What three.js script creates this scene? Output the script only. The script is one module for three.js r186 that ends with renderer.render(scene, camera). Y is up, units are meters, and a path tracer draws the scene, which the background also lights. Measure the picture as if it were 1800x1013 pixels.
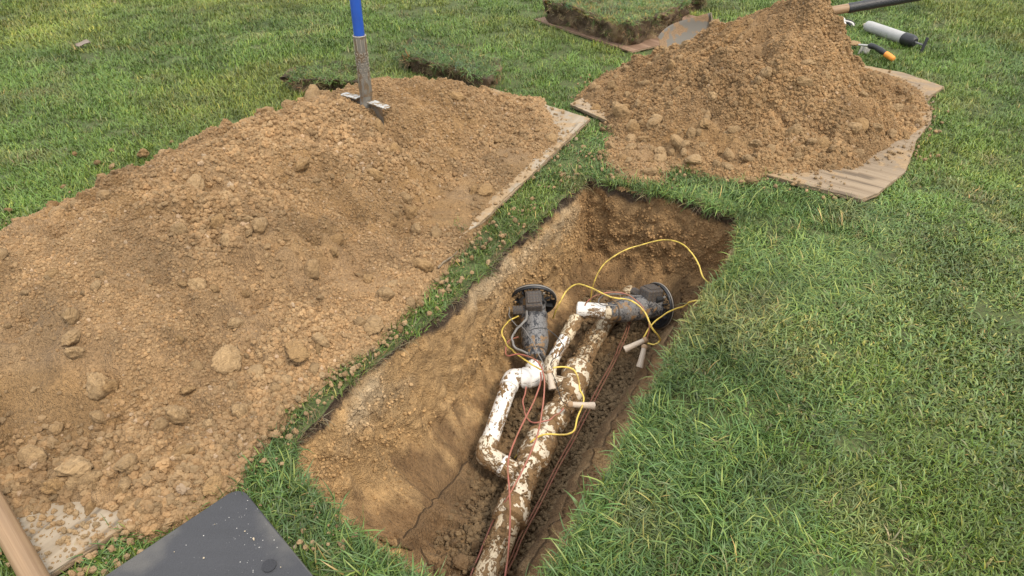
import * as THREE from 'three';
import { mergeGeometries, mergeVertices } from 'three/addons/utils/BufferGeometryUtils.js';
import { RoundedBoxGeometry } from 'three/addons/geometries/RoundedBoxGeometry.js';

// ---------------------------------------------------------------- camera, sky, sun, exposure
const scene = new THREE.Scene();
const camera = new THREE.PerspectiveCamera(48.29, 1024 / 576, 0.05, 400);
camera.position.set(0, 1.2, 0);
camera.rotation.set(THREE.MathUtils.degToRad(-37), 0, 0);

const renderer = new THREE.WebGLRenderer({ antialias: true });
renderer.toneMapping = THREE.LinearToneMapping;
renderer.toneMappingExposure = 1.9;
renderer.shadowMap.enabled = true;

const SUN = new THREE.Vector3(0.40, 0.86, 0.22).normalize();
{
  const W = 256, Hh = 128, data = new Float32Array(W * Hh * 4);
  for (let j = 0; j < Hh; j++) for (let i = 0; i < W; i++) {
    const el = ((j + 0.5) / Hh - 0.5) * Math.PI, az = (i + 0.5) / W * Math.PI * 2;
    const s = Math.max(0, Math.sin(el));
    const cloud = 1 + 0.07 * Math.sin(az * 3 + 4 * s) * Math.cos(el * 5 + az) + 0.05 * Math.sin(az * 7 - el * 9);
    const L = (0.54 + 0.40 * s) * cloud, k = (j * W + i) * 4;
    data[k] = L * 0.97; data[k + 1] = L; data[k + 2] = L * 1.05; data[k + 3] = 1;
  }
  const sky = new THREE.DataTexture(data, W, Hh, THREE.RGBAFormat, THREE.FloatType);
  sky.mapping = THREE.EquirectangularReflectionMapping; sky.magFilter = THREE.LinearFilter; sky.needsUpdate = true;
  scene.background = sky; scene.environment = sky;
}
const sun = new THREE.DirectionalLight(0xfff0dc, 1.5);
sun.position.copy(SUN).multiplyScalar(20); sun.target.position.set(0, 0, -3);
sun.castShadow = true; sun.shadow.radius = 20; sun.shadow.mapSize.set(2048, 2048);
Object.assign(sun.shadow.camera, { left: -8, right: 8, top: 8, bottom: -8, near: 1, far: 50 });
scene.add(sun, sun.target);

// ---------------------------------------------------------------- numbers and noise
function RNG(a) { return () => { a |= 0; a = a + 0x6D2B79F5 | 0; let t = Math.imul(a ^ a >>> 15, 1 | a); t = t + Math.imul(t ^ t >>> 7, 61 | t) ^ t; return ((t ^ t >>> 14) >>> 0) / 4294967296; }; }
const rnd = RNG(7);
const R = (a, b) => a + (b - a) * rnd();
const sat = (x) => x < 0 ? 0 : x > 1 ? 1 : x;
const sstep = (a, b, x) => { const t = sat((x - a) / (b - a)); return t * t * (3 - 2 * t); };
const mix = (a, b, t) => a + (b - a) * t;
function h2(x, y, s) { let h = Math.imul(x, 374761393) + Math.imul(y, 668265263) + Math.imul(s, 1274126177) | 0; h = Math.imul(h ^ h >>> 13, 1274126177); h = Math.imul(h ^ h >>> 16, 2246822519); return ((h ^ h >>> 15) >>> 0) / 4294967296; }
function n2(x, y, s = 0, per = 0) {
  const xi = Math.floor(x), yi = Math.floor(y), fx = x - xi, fy = y - yi, u = fx * fx * (3 - 2 * fx), v = fy * fy * (3 - 2 * fy);
  const m = (k) => per ? ((k % per) + per) % per : k;
  const x0 = m(xi), x1 = m(xi + 1), y0 = m(yi), y1 = m(yi + 1);
  return mix(mix(h2(x0, y0, s), h2(x1, y0, s), u), mix(h2(x0, y1, s), h2(x1, y1, s), u), v);
}
function fbm(x, y, o = 4, s = 0, per = 0) { let a = 0.5, t = 0, w = 0; for (let i = 0; i < o; i++) { t += a * n2(x, y, s + i * 17, per); w += a; x *= 2; y *= 2; per *= 2; a *= 0.5; } return t / w; }
function n3(x, y, z, s = 0) { const zi = Math.floor(z), f = z - zi, u = f * f * (3 - 2 * f); return mix(n2(x, y, s + zi * 131), n2(x, y, s + (zi + 1) * 131), u); }
function fbm3(x, y, z, o = 3, s = 0) { let a = 0.5, t = 0, w = 0; for (let i = 0; i < o; i++) { t += a * n3(x, y, z, s + i * 29); w += a; x *= 2.03; y *= 2.03; z *= 2.03; a *= 0.5; } return t / w; }
// rounded lumps scattered one to a cell: height of the tallest at x, z
function lumps(x, z, cell, s, prob, per = 0) {
  const cx = Math.floor(x / cell), cz = Math.floor(z / cell); let best = 0;
  for (let j = -1; j <= 1; j++) for (let i = -1; i <= 1; i++) {
    let a = cx + i, b = cz + j; const px0 = a, pz0 = b;
    if (per) { a = ((a % per) + per) % per; b = ((b % per) + per) % per; }
    if (h2(a, b, s) > prob) continue;
    const px = (px0 + 0.15 + 0.7 * h2(a, b, s + 1)) * cell, pz = (pz0 + 0.15 + 0.7 * h2(a, b, s + 2)) * cell, r = cell * (0.3 + 0.35 * h2(a, b, s + 3));
    const q = 0.7 + 0.6 * h2(a, b, s + 4), dx = (x - px) / r * q, dz = (z - pz) / r / q, d = dx * dx + dz * dz;
    if (d < 1) best = Math.max(best, r * Math.sqrt(1 - d) * (0.6 + 0.4 * h2(a, b, s + 5)));
  }
  return best;
}
function inPoly(P, x, z) { let c = false; for (let i = 0, j = P.length - 1; i < P.length; j = i++) { const [xi, zi] = P[i], [xj, zj] = P[j]; if ((zi > z) !== (zj > z) && x < (xj - xi) * (z - zi) / (zj - zi) + xi) c = !c; } return c; }
function edgeDist(P, x, z) {   // positive inside
  let d = 1e9;
  for (let i = 0, j = P.length - 1; i < P.length; j = i++) {
    const [ax, az] = P[j], [bx, bz] = P[i], ex = bx - ax, ez = bz - az, t = sat(((x - ax) * ex + (z - az) * ez) / (ex * ex + ez * ez));
    const dx = x - ax - ex * t, dz = z - az - ez * t; d = Math.min(d, dx * dx + dz * dz);
  }
  return (inPoly(P, x, z) ? 1 : -1) * Math.sqrt(d);
}
function densify(P, step, jitter = 0, seed = 3) {
  const out = [], g = RNG(seed);
  for (let i = 0; i < P.length; i++) {
    const a = P[i], b = P[(i + 1) % P.length], L = Math.hypot(b[0] - a[0], b[1] - a[1]), n = Math.max(1, Math.round(L / step)), nx = -(b[1] - a[1]) / L, nz = (b[0] - a[0]) / L;
    for (let k = 0; k < n; k++) { const t = k / n, o = k || jitter ? jitter * (g() - 0.5) * 2 : 0; out.push([mix(a[0], b[0], t) + nx * o, mix(a[1], b[1], t) + nz * o]); }
  }
  return out;
}

// ---------------------------------------------------------------- things, parts, names
const used = {};
const numbered = (n) => { const k = used[n] = (used[n] ?? -1) + 1; return k ? n + '_' + String(k).padStart(3, '0') : n; };
function shade(o) { o.castShadow = true; o.receiveShadow = true; return o; }
function thing(name, label, category, group) { const o = new THREE.Group(); o.name = numbered(name); o.userData = { label, category }; if (group) o.userData.group = group; scene.add(o); return o; }
function part(name, geo, mat, parent, label) { const m = shade(new THREE.Mesh(geo, mat)); m.name = name; if (label) m.userData.label = label; parent.add(m); return m; }
function solo(name, geo, mat, label, category, group) { const m = shade(new THREE.Mesh(geo, mat)); m.name = numbered(name); m.userData = { label, category }; if (group) m.userData.group = group; scene.add(m); return m; }
function struct(name, geo, mat) { const m = shade(new THREE.Mesh(geo, mat)); m.name = name; m.userData = { kind: 'structure' }; scene.add(m); return m; }
function stuffGroup(name, label, category) { const o = new THREE.Group(); o.name = name; o.userData = { kind: 'stuff', label, category }; scene.add(o); return o; }
const V = (x, y, z) => new THREE.Vector3(x, y, z);
const A3 = (a) => new THREE.Vector3(...a);

// ---------------------------------------------------------------- textures (linear colour in, sRGB bytes out)
const toS = (c) => Math.round(255 * (c <= 0.0031308 ? 12.92 * c : 1.055 * Math.pow(sat(c), 1 / 2.4) - 0.055));
function colourTex(n, fn, rep = 1, m = n) {
  const d = new Uint8Array(n * m * 4);
  for (let j = 0; j < m; j++) for (let i = 0; i < n; i++) { const c = fn(i / n, j / m), k = (j * n + i) * 4; d[k] = toS(c[0]); d[k + 1] = toS(c[1]); d[k + 2] = toS(c[2]); d[k + 3] = 255; }
  const t = new THREE.DataTexture(d, n, m); t.colorSpace = THREE.SRGBColorSpace; t.wrapS = t.wrapT = THREE.RepeatWrapping; t.magFilter = THREE.LinearFilter; t.repeat.set(rep, rep); t.needsUpdate = true; return t;
}
function greyTex(n, fn, rep = 1, m = n) {
  const d = new Uint8Array(n * m * 4);
  for (let j = 0; j < m; j++) for (let i = 0; i < n; i++) { const k = (j * n + i) * 4; d[k] = d[k + 1] = d[k + 2] = Math.round(255 * sat(fn(i / n, j / m))); d[k + 3] = 255; }
  const t = new THREE.DataTexture(d, n, m); t.wrapS = t.wrapT = THREE.RepeatWrapping; t.magFilter = THREE.LinearFilter; t.repeat.set(rep, rep); t.needsUpdate = true; return t;
}
// soil: a half-metre tile of grains; uv are metres
const soilMap = colourTex(1024, (u, v) => {
  const g = n2(u * 400, v * 400, 1, 400), m = n2(u * 170, v * 170, 2, 170), b = fbm(u * 8, v * 8, 4, 3, 8);
  let k = 0.52 + 0.16 * g + 0.20 * m + 0.34 * (n2(u * 84, v * 84, 12, 84) - 0.3) * n2(u * 60, v * 60, 13, 60) + 0.30 * (b - 0.5) + 0.06;
  const warm = 0.06 * (fbm(u * 5, v * 5, 3, 9, 5) - 0.5);
  if (h2(Math.floor(u * 340), Math.floor(v * 340), 5) > 0.975) k *= 1.35;
  if (h2(Math.floor(u * 300), Math.floor(v * 300), 6) > 0.975) k *= 0.55;
  return [k * (1 + warm), k, k * (1 - 1.5 * warm)];
}, 2);
const soilBump = greyTex(1024, (u, v) => { const w = 0.006 * (fbm(u * 40, v * 40, 2, 14, 40) - 0.5); return 0.25 * lumps(u + w, v - w, 1 / 70, 1, 0.7, 70) * 90 + 0.35 * lumps(u - w, v + w, 1 / 150, 2, 0.8, 150) * 190 + 0.3 * fbm(u * 90, v * 90, 3, 4, 90) + 0.2 * n2(u * 380, v * 380, 4, 380); }, 2);
const SOIL = new THREE.MeshStandardMaterial({ map: soilMap, bumpMap: soilBump, bumpScale: 0.009, roughness: 0.96, vertexColors: true });
const CLODM = new THREE.MeshStandardMaterial({ map: soilMap, bumpMap: soilBump, bumpScale: 0.004, roughness: 0.96, color: new THREE.Color().setRGB(0.40, 0.262, 0.128) });
const CLODM2 = new THREE.MeshStandardMaterial({ map: soilMap, bumpMap: soilBump, bumpScale: 0.004, roughness: 0.96, color: new THREE.Color().setRGB(0.43, 0.288, 0.146) });
const CLODM3 = new THREE.MeshStandardMaterial({ map: soilMap, bumpMap: soilBump, bumpScale: 0.004, roughness: 0.96, color: new THREE.Color().setRGB(0.38, 0.238, 0.106) });
const CRUMB = new THREE.MeshStandardMaterial({ roughness: 0.97, color: 0xffffff, flatShading: true });

// PVC with splashes of mud dried on it; uv in metres, tile 0.5 m
const mudAt = (u, v, lo, hi) => sstep(lo, hi, 0.42 * fbm(u * 9, v * 9, 4, 21, 9) + 0.30 * fbm(u * 46, v * 46, 4, 31, 46) + 0.28 * fbm(u * 130, v * 130, 3, 37, 130));
function pvcTex(base, lo, hi) {
  return colourTex(1024, (u, v) => {
    const m = mudAt(u, v, lo, hi), g = 0.75 + 0.5 * n2(u * 220, v * 220, 8, 220), s = 0.93 + 0.1 * fbm(u * 6, v * 6, 3, 5, 6);
    const mud = [0.215 * g, 0.132 * g, 0.062 * g], film = 0.42 * sstep(lo - 0.09, hi, 0.42 * fbm(u * 9, v * 9, 4, 21, 9) + 0.30 * fbm(u * 46, v * 46, 4, 31, 46) + 0.28 * fbm(u * 130, v * 130, 3, 37, 130));
    return [0, 1, 2].map((c) => mix(mix(base[c] * s, [0.46, 0.33, 0.19][c], film), mud[c], m));
  }, 2);
}
const pvcBump = (lo, hi) => greyTex(1024, (u, v) => mudAt(u, v, lo, hi) * (0.4 + 0.6 * n2(u * 160, v * 160, 8, 160)), 2);
const PVC_WHITE = new THREE.MeshPhysicalMaterial({ map: pvcTex([0.82, 0.80, 0.75], 0.585, 0.625), bumpMap: pvcBump(0.585, 0.625), bumpScale: 0.003, roughness: 0.5 });
const PVC_DIRTY = new THREE.MeshPhysicalMaterial({ map: pvcTex([0.70, 0.62, 0.48], 0.525, 0.575), bumpMap: pvcBump(0.525, 0.575), bumpScale: 0.004, roughness: 0.55 });
const PVC_TAN = new THREE.MeshPhysicalMaterial({ map: pvcTex([0.62, 0.52, 0.36], 0.53, 0.575), bumpMap: pvcBump(0.53, 0.575), bumpScale: 0.003, roughness: 0.55 });
const BLACK = new THREE.MeshPhysicalMaterial({
  map: colourTex(512, (u, v) => { const m = sstep(0.38, 0.60, 0.5 * fbm(u * 10, v * 10, 5, 41, 10) + 0.5 * fbm(u * 60, v * 60, 2, 43, 60)), d = sstep(0.58, 0.66, fbm(u * 8, v * 8, 5, 47, 8)), g = 0.7 + 0.6 * n2(u * 150, v * 150, 4, 150);
    return [0, 1, 2].map((c) => mix(mix([0.022, 0.024, 0.03][c], [0.17, 0.165, 0.16][c] * g, m), [0.24, 0.15, 0.075][c] * g, d)); }, 4),
  bumpMap: greyTex(512, (u, v) => fbm(u * 60, v * 60, 3, 5, 60), 4), bumpScale: 0.002, roughness: 0.5 });
const BLACK_CLEAN = new THREE.MeshPhysicalMaterial({ color: new THREE.Color().setRGB(0.02, 0.021, 0.023), roughness: 0.42, bumpMap: BLACK.bumpMap, bumpScale: 0.001 });

// wood: grain runs along u
function woodTex(a, b, dark, seed, streak = 60, soil = 0) {
  return colourTex(1024, (u, v) => {
    const w = fbm(u * 3, v * 10, 3, seed, 0) * 0.02, s = fbm(u * 4, (v + w) * streak, 4, seed + 3, 4), f = n2(u * 12, (v + w) * 300, seed + 5, 12), p = fbm(u * 5, v * 9, 4, seed + 9, 5);
    const k = sat(0.25 + 1.1 * (s - 0.28) + 0.35 * (f - 0.5)), d = sstep(0.62, 0.72, fbm(u * 9, (v + w) * 80, 4, seed + 13, 9) * 0.6 + 0.4 * p) * 0.75, t = 0.8 + 0.4 * p;
    const so = sstep(0.46, 0.57, 0.6 * fbm(u * 7, v * 7, 4, seed + 21, 7) + 0.4 * fbm(u * 60, v * 60, 3, seed + 25, 60)) * soil, g = 0.8 + 0.4 * n2(u * 300, v * 300, 3, 300);
    return [0, 1, 2].map((c) => mix(mix(mix(a[c], b[c], k), dark[c], d) * t, [0.31, 0.21, 0.11][c] * g, so));
  }, 1);
}
const PLY = new THREE.MeshStandardMaterial({ map: woodTex([0.27, 0.215, 0.15], [0.36, 0.30, 0.22], [0.09, 0.07, 0.05], 61, 90, 0.85), bumpMap: greyTex(1024, (u, v) => fbm(u * 4, v * 60, 4, 64, 4), 1), bumpScale: 0.005, roughness: 0.9 });
const PLY_TAN = new THREE.MeshStandardMaterial({ map: woodTex([0.16, 0.112, 0.068], [0.36, 0.28, 0.19], [0.085, 0.062, 0.04], 71, 90, 0.8), bumpMap: PLY.bumpMap, bumpScale: 0.005, roughness: 0.9 });
const PLY_EDGE = new THREE.MeshStandardMaterial({ map: woodTex([0.15, 0.105, 0.065], [0.32, 0.235, 0.145], [0.07, 0.05, 0.03], 81, 90), roughness: 0.95 });
const PLY_RED = new THREE.MeshStandardMaterial({ map: woodTex([0.17, 0.10, 0.06], [0.29, 0.185, 0.12], [0.09, 0.055, 0.035], 91), bumpMap: PLY.bumpMap, bumpScale: 0.005, roughness: 0.95 });
const ASH = new THREE.MeshPhysicalMaterial({ map: woodTex([0.25, 0.155, 0.08], [0.44, 0.31, 0.185], [0.19, 0.11, 0.05], 101, 70), roughness: 0.55, bumpMap: PLY.bumpMap, bumpScale: 0.0008 });
ASH.map.rotation = Math.PI / 2; ASH.color.setRGB(0.82, 0.78, 0.74);
const steelMap = colourTex(512, (u, v) => { const m = sstep(0.5, 0.62, fbm(u * 9, v * 9, 5, 111, 9)), g = 0.75 + 0.5 * n2(u * 90, v * 90, 3, 90), k = 0.8 + 0.35 * fbm(u * 30, v * 30, 3, 7, 30); return [0, 1, 2].map((c) => mix([0.24, 0.225, 0.195][c] * k, [0.21, 0.155, 0.10][c] * g, m)); }, 3);
const STEEL = new THREE.MeshPhysicalMaterial({ map: steelMap, roughness: 0.5, metalness: 0.45 });
const STEEL_MUDDY = new THREE.MeshPhysicalMaterial({ map: colourTex(512, (u, v) => { const m = sstep(0.40, 0.56, fbm(u * 7, v * 7, 5, 115, 7)), g = 0.75 + 0.5 * n2(u * 90, v * 90, 3, 90); return [0, 1, 2].map((c) => mix([0.17, 0.16, 0.135][c], [0.25, 0.165, 0.09][c] * g, m)); }, 4), roughness: 0.75, metalness: 0.15 });
const BRIGHT = new THREE.MeshPhysicalMaterial({ map: colourTex(256, (u, v) => { const m = sstep(0.52, 0.6, fbm(u * 7, v * 7, 5, 121, 7)), k = 0.75 + 0.4 * fbm(u * 30, v * 30, 3, 123, 30); return [0, 1, 2].map((c) => mix([0.50, 0.49, 0.46][c] * k, [0.26, 0.18, 0.10][c], m)); }, 12), roughness: 0.5, metalness: 0.4 });
const PLAIN = (r, g, b, rough = 0.6, extra = {}) => new THREE.MeshPhysicalMaterial({ color: new THREE.Color().setRGB(r, g, b), roughness: rough, ...extra });

// ---------------------------------------------------------------- shape helpers
// a sweep of round section along points; radii per point; uv in metres
function sweep(pts, radii, radial = 20, caps = true) {
  const n = pts.length, rad = (i) => Array.isArray(radii) ? radii[i] : radii, pos = [], uv = [], idx = [];
  const T = pts.map((p, i) => pts[Math.min(n - 1, i + 1)].clone().sub(pts[Math.max(0, i - 1)]).normalize());
  let N = new THREE.Vector3(0, 1, 0); if (Math.abs(T[0].y) > 0.9) N.set(1, 0, 0);
  N.sub(T[0].clone().multiplyScalar(N.dot(T[0]))).normalize();
  let s = 0;
  for (let i = 0; i < n; i++) {
    if (i) { s += pts[i].distanceTo(pts[i - 1]); N.sub(T[i].clone().multiplyScalar(N.dot(T[i]))).normalize(); }
    const B = T[i].clone().cross(N), r = rad(i);
    for (let k = 0; k <= radial; k++) { const a = k / radial * Math.PI * 2, c = Math.cos(a) * r, d = Math.sin(a) * r; pos.push(pts[i].x + N.x * c + B.x * d, pts[i].y + N.y * c + B.y * d, pts[i].z + N.z * c + B.z * d); uv.push(a * 0.05, s); }
  }
  const w = radial + 1;
  for (let i = 0; i < n - 1; i++) for (let k = 0; k < radial; k++) { const a = i * w + k; idx.push(a, a + w, a + 1, a + 1, a + w, a + w + 1); }
  const g = new THREE.BufferGeometry();
  if (caps) for (const e of [0, n - 1]) {
    const c = pos.length / 3; pos.push(pts[e].x, pts[e].y, pts[e].z); uv.push(0, 0);
    const r0 = pos.length / 3;
    for (let k = 0; k <= radial; k++) { const q = (e * w + k) * 3; pos.push(pos[q], pos[q + 1], pos[q + 2]); uv.push(pos[q] * 1, pos[q + 2]); }
    for (let k = 0; k < radial; k++) e ? idx.push(c, r0 + k, r0 + k + 1) : idx.push(c, r0 + k + 1, r0 + k);
  }
  g.setAttribute('position', new THREE.Float32BufferAttribute(pos, 3)); g.setAttribute('uv', new THREE.Float32BufferAttribute(uv, 2)); g.setIndex(idx); g.computeVertexNormals(); return g;
}
function rounded(P, r, seg = 8) {   // a polyline with its corners rounded
  const out = [P[0].clone()];
  for (let i = 1; i < P.length - 1; i++) {
    const a = P[i - 1], b = P[i], c = P[i + 1], d1 = a.clone().sub(b), d2 = c.clone().sub(b), q = Math.min(r, d1.length() * 0.48, d2.length() * 0.48), p1 = b.clone().addScaledVector(d1.normalize(), q), p2 = b.clone().addScaledVector(d2.normalize(), q);
    for (let k = 0; k <= seg; k++) { const t = k / seg; out.push(p1.clone().multiplyScalar((1 - t) * (1 - t)).addScaledVector(b, 2 * t * (1 - t)).addScaledVector(p2, t * t)); }
  }
  out.push(P[P.length - 1].clone()); return out;
}
const bar = (a, b, r, radial = 20) => sweep([a, a.clone().lerp(b, 0.5), b], r, radial);
function collar(a, b, r, lip = 0.004, radial = 24) { const L = a.distanceTo(b), f = Math.min(0.3, lip / L); return sweep([0, f * 0.4, f, 0.5, 1 - f, 1 - f * 0.4, 1].map((t) => a.clone().lerp(b, t)), [r - lip, r - lip * 0.3, r, r, r, r - lip * 0.3, r - lip], radial); }
const curve = (P, n = 60) => new THREE.CatmullRomCurve3(P, false, 'centripetal').getPoints(n);
function colourise(g, c) { const n = g.attributes.position.count, a = new Float32Array(n * 3); for (let i = 0; i < n; i++) a.set(c, i * 3); g.setAttribute('color', new THREE.BufferAttribute(a, 3)); return g; }
function clodGeo(seed, detail, rough = 0.34, freq = 1.3) {
  let g = new THREE.IcosahedronGeometry(1, detail); g.deleteAttribute('normal'); g.deleteAttribute('uv'); g = mergeVertices(g, 1e-4);
  const p = g.attributes.position, q = RNG(seed), sx = 0.8 + 0.5 * q(), sy = 0.6 + 0.35 * q(), sz = 0.75 + 0.4 * q(), uv = [];
  const cuts = [...Array(4)].map(() => V(q() - 0.5, q() - 0.5, q() - 0.5).normalize()), v = V();
  for (let i = 0; i < p.count; i++) {
    v.fromBufferAttribute(p, i); const d = v.clone();
    let r = 1 + rough * 2 * (fbm3(d.x * freq + seed * 3.1 + 50, d.y * freq + 50, d.z * freq + 50, 3, seed) - 0.5) + (detail > 2 ? 0.42 * (fbm3(d.x * 3.4 + 90, d.y * 3.4 + 90, d.z * 3.4 + seed + 90, 2, seed + 5) - 0.5) + 0.26 * (n3(d.x * 9 + 90, d.y * 9 + 90, d.z * 9 + 90, seed + 9) - 0.5) : 0);
    for (const c of cuts) { const e = d.dot(c) * r; if (e > 0.74) r *= 0.74 / e * 0.5 + 0.5; }
    v.copy(d).multiplyScalar(r); v.set(v.x * sx, v.y * sy, v.z * sz); p.setXYZ(i, v.x, v.y, v.z); uv.push(v.x * 0.05 + v.z * 0.02 + seed * 0.13, v.y * 0.05 + v.z * 0.04);
  }
  g.setAttribute('uv', new THREE.Float32BufferAttribute(uv, 2)); g.computeVertexNormals(); return g;
}
const CLODS = [1, 2, 3, 4, 5, 6, 7, 8].map((s) => clodGeo(s, 7));
const CRUMBS = [11, 12, 13, 14, 15, 16].map((s) => clodGeo(s, 3, 0.6, 1.8));
const M4 = new THREE.Matrix4(), Q4 = new THREE.Quaternion(), E3 = new THREE.Euler(), C3 = new THREE.Color();
// crumbs: list of [x, y, z, radius, r, g, b], shared out over the crumb shapes as one mass
function crumbMass(list, parent, name) {
  const k = CRUMBS.length;
  for (let s = 0; s < k; s++) {
    const mine = list.filter((_, i) => i % k === s); if (!mine.length) continue;
    const im = new THREE.InstancedMesh(CRUMBS[s], CRUMB, mine.length); im.name = name; im.userData = { kind: 'stuff' }; shade(im);
    mine.forEach((c, i) => { E3.set(rnd() * 6.28, rnd() * 6.28, rnd() * 6.28); Q4.setFromEuler(E3); M4.compose(V(c[0], c[1], c[2]), Q4, V(c[3], c[3], c[3])); im.setMatrixAt(i, M4); im.setColorAt(i, C3.setRGB(c[4], c[5], c[6])); });
    parent.add(im);
  }
}
const TAN = [0.285, 0.193, 0.100];
function tanVar(k = 1) { const t = R(0.82, 1.2) * k, w = R(-0.05, 0.05), pale = rnd() < 0.02 ? 0.08 : 0; return [TAN[0] * t * (1 + w) + pale, TAN[1] * t + pale, TAN[2] * t * (1 - w) + pale]; }

// ---------------------------------------------------------------- the pit and the lawn's bare sheet
const RIM0 = [[-0.522,-0.928],[-0.489,-1.046],[-0.393,-1.232],[-0.231,-1.432],[-0.074,-1.704],[0.125,-2.048],[0.309,-2.332],[0.449,-2.269],[0.653,-2.177],[0.84,-2.035],[0.775,-1.815],[0.549,-1.474],[0.366,-1.166],[0.235,-0.92],[0.140,-0.768],[0.055,-0.63],[-0.03,-0.57],[-0.10,-0.60],[-0.355,-0.77]];
const RIM = densify(RIM0, 0.009).map(([x, z]) => { const k = 0.022 * (fbm(x * 14, z * 14, 3, 301) - 0.5), l = 0.022 * (fbm(x * 14, z * 14, 3, 305) - 0.5); return [x + k, z + l]; });
const PU = [0.509, -0.861], PV = [0.861, 0.509], PO = [-0.522, -0.928];   // along and across the pit from its near left corner
const pitU = (x, z) => (x - PO[0]) * PU[0] + (z - PO[1]) * PU[1], pitV = (x, z) => (x - PO[0]) * PV[0] + (z - PO[1]) * PV[1];
const floorY = (x, z) => { const v = pitV(x, z), u = pitU(x, z); return -0.442 + 0.085 * sstep(0.42, 0.60, v) + 0.10 * sstep(0.30, 0.02, v) * sstep(0.7, 0.1, u) + 0.05 * (fbm(x * 7, z * 7, 3, 311) - 0.5) + 0.03 * sstep(1.2, 1.6, u); };
{
  const n = RIM.length, pos = [], uv = [], col = [], idx = [], WALL = 78, FLOOR = 30, rows = WALL + FLOOR;
  let cx = 0, cz = 0; for (const [x, z] of RIM) { cx += x / n; cz += z / n; }
  let s = 0;
  const N = RIM.map((p, i) => { const a = RIM[(i + n - 6) % n], b = RIM[(i + 6) % n]; let nx = -(b[1] - a[1]), nz = b[0] - a[0]; const l = Math.hypot(nx, nz); nx /= l; nz /= l; if (nx * (cx - p[0]) + nz * (cz - p[1]) < 0) { nx = -nx; nz = -nz; } return [nx, nz]; });
  for (let i = 0; i <= n; i++) {
    const ii = i % n, [rx, rz] = RIM[ii], [nx, nz] = N[ii]; if (i) s += Math.hypot(rx - RIM[i - 1][0], rz - RIM[i - 1][1]);
    const u0 = pitU(rx, rz), right = sstep(0.45, 0.6, pitV(rx, rz)), leftNear = sstep(0.9, 0.2, u0) * (1 - right);
    const bx0 = rx + nx * 0.06, bz0 = rz + nz * 0.06, bottom = floorY(bx0, bz0);
    const uc = Math.min(1.35, Math.max(0.3, u0)), mx = PO[0] + PU[0] * uc + PV[0] * 0.33, mz = PO[1] + PU[1] * uc + PV[1] * 0.33;
    for (let k = 0; k <= rows; k++) {
      let x, y, z, c;
      if (k <= WALL) {
        const t = k / WALL, d = -bottom * t;
        const farW = sstep(1.45, 1.6, u0), strat = 0.036 + 0.10 * (fbm(s * 6, 3.3, 3, 321) - 0.4) + 0.012 * farW, soft = fbm(s * 26, d * 26, 4, 325);
        let inset = 0.10 * t * t * (0.35 + leftNear * 0.7) + 0.026 * (fbm(s * 6, d * 8, 3, 331) - 0.5) * sat(d / 0.05) + mix(0.017, 0.03, farW) * (fbm(s * 34, d * 26, 4, 333) - 0.5) * sat(d / 0.02) + 0.012 * sstep(0.52, 0.56, fbm(s * 9, d * 5, 3, 337)) * sat(d / 0.06) + 0.014 * (fbm(s * 18, d * 3, 2, 334) - 0.5) * sat(d / 0.04) + 0.10 * sstep(0.72, 1, t) * sstep(0.72, 1, t);
        inset -= 0.016 * sstep(0.0, 0.03, d) * sstep(strat + 0.05, strat - 0.01, d);          // the topsoil crumbles back under the turf
        inset += 0.35 * lumps(s, d, 0.022, 336, 0.3) * sat(d / 0.03) + 0.4 * lumps(s, d, 0.05, 335, 0.22) * sat(d / 0.04) * (1 - t * 0.3);
        x = rx + nx * inset; z = rz + nz * inset; y = -d;
        const top = sstep(0.012, -0.012, d - strat - 0.05 * (soft - 0.5)), pale = (1 - farW) * sstep(0.40, 0.58, fbm(s * 3.2, d * 6, 4, 341)) * sstep(0.20, 0.05, d + 0.12 * (soft - 0.5)), lowMask = sstep(0.78, 0.96, t + 0.5 * (soft - 0.5));  // last mask: wall turns darker brown towards its foot, with a noisy edge
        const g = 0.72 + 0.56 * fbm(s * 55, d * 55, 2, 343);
        const mid = [mix(0.46, 0.39, farW), mix(0.295, 0.24, farW), mix(0.135, 0.108, farW)], pal = [0.52, 0.39, 0.235], drk = [0.095, 0.065, 0.040], deepBrown = [0.215, 0.128, 0.057];
        c = [0, 1, 2].map((q) => g * mix(mix(mix(mid[q], pal[q], pale), deepBrown[q], lowMask), drk[q], top));
      } else {
        const t = (k - WALL) / FLOOR, q = (WALL + k * 0) * 3, w = (i * (rows + 1) + WALL) * 3;
        x = mix(pos[w], mx, t); z = mix(pos[w + 2], mz, t);
        const yb = floorY(x, z), lum = 0.5 * lumps(x, z, 0.06, 351, 0.4) + 0.5 * lumps(x, z, 0.026, 353, 0.6) + 0.5 * lumps(x, z, 0.012, 355, 0.7);
        y = mix(pos[w + 1], yb, sstep(0, 0.35, t)) + (lum * (0.5 + 0.7 * sstep(0.5, 0.1, pitU(x, z) - 0.15)) - 0.006) * sstep(0, 0.15, t);
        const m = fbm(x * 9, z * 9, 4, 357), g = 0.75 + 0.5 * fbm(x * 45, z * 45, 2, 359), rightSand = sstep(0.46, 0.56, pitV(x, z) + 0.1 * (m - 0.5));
        const deepBrown = [0.21, 0.128, 0.06], dry = [0.38, 0.25, 0.125];  // floor base is a darker brown, lighter in noisy patches and to the right
        c = [0, 1, 2].map((e) => g * mix(deepBrown[e], dry[e], sat(sstep(0.45, 0.62, m) * 0.5 + rightSand * 0.5)));
      }
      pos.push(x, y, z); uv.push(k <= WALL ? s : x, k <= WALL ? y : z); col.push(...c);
    }
  }
  const w = rows + 1;
  for (let i = 0; i < n; i++) for (let k = 0; k < rows; k++) { const a = i * w + k; idx.push(a, a + 1, a + w, a + 1, a + w + 1, a + w); }
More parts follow.
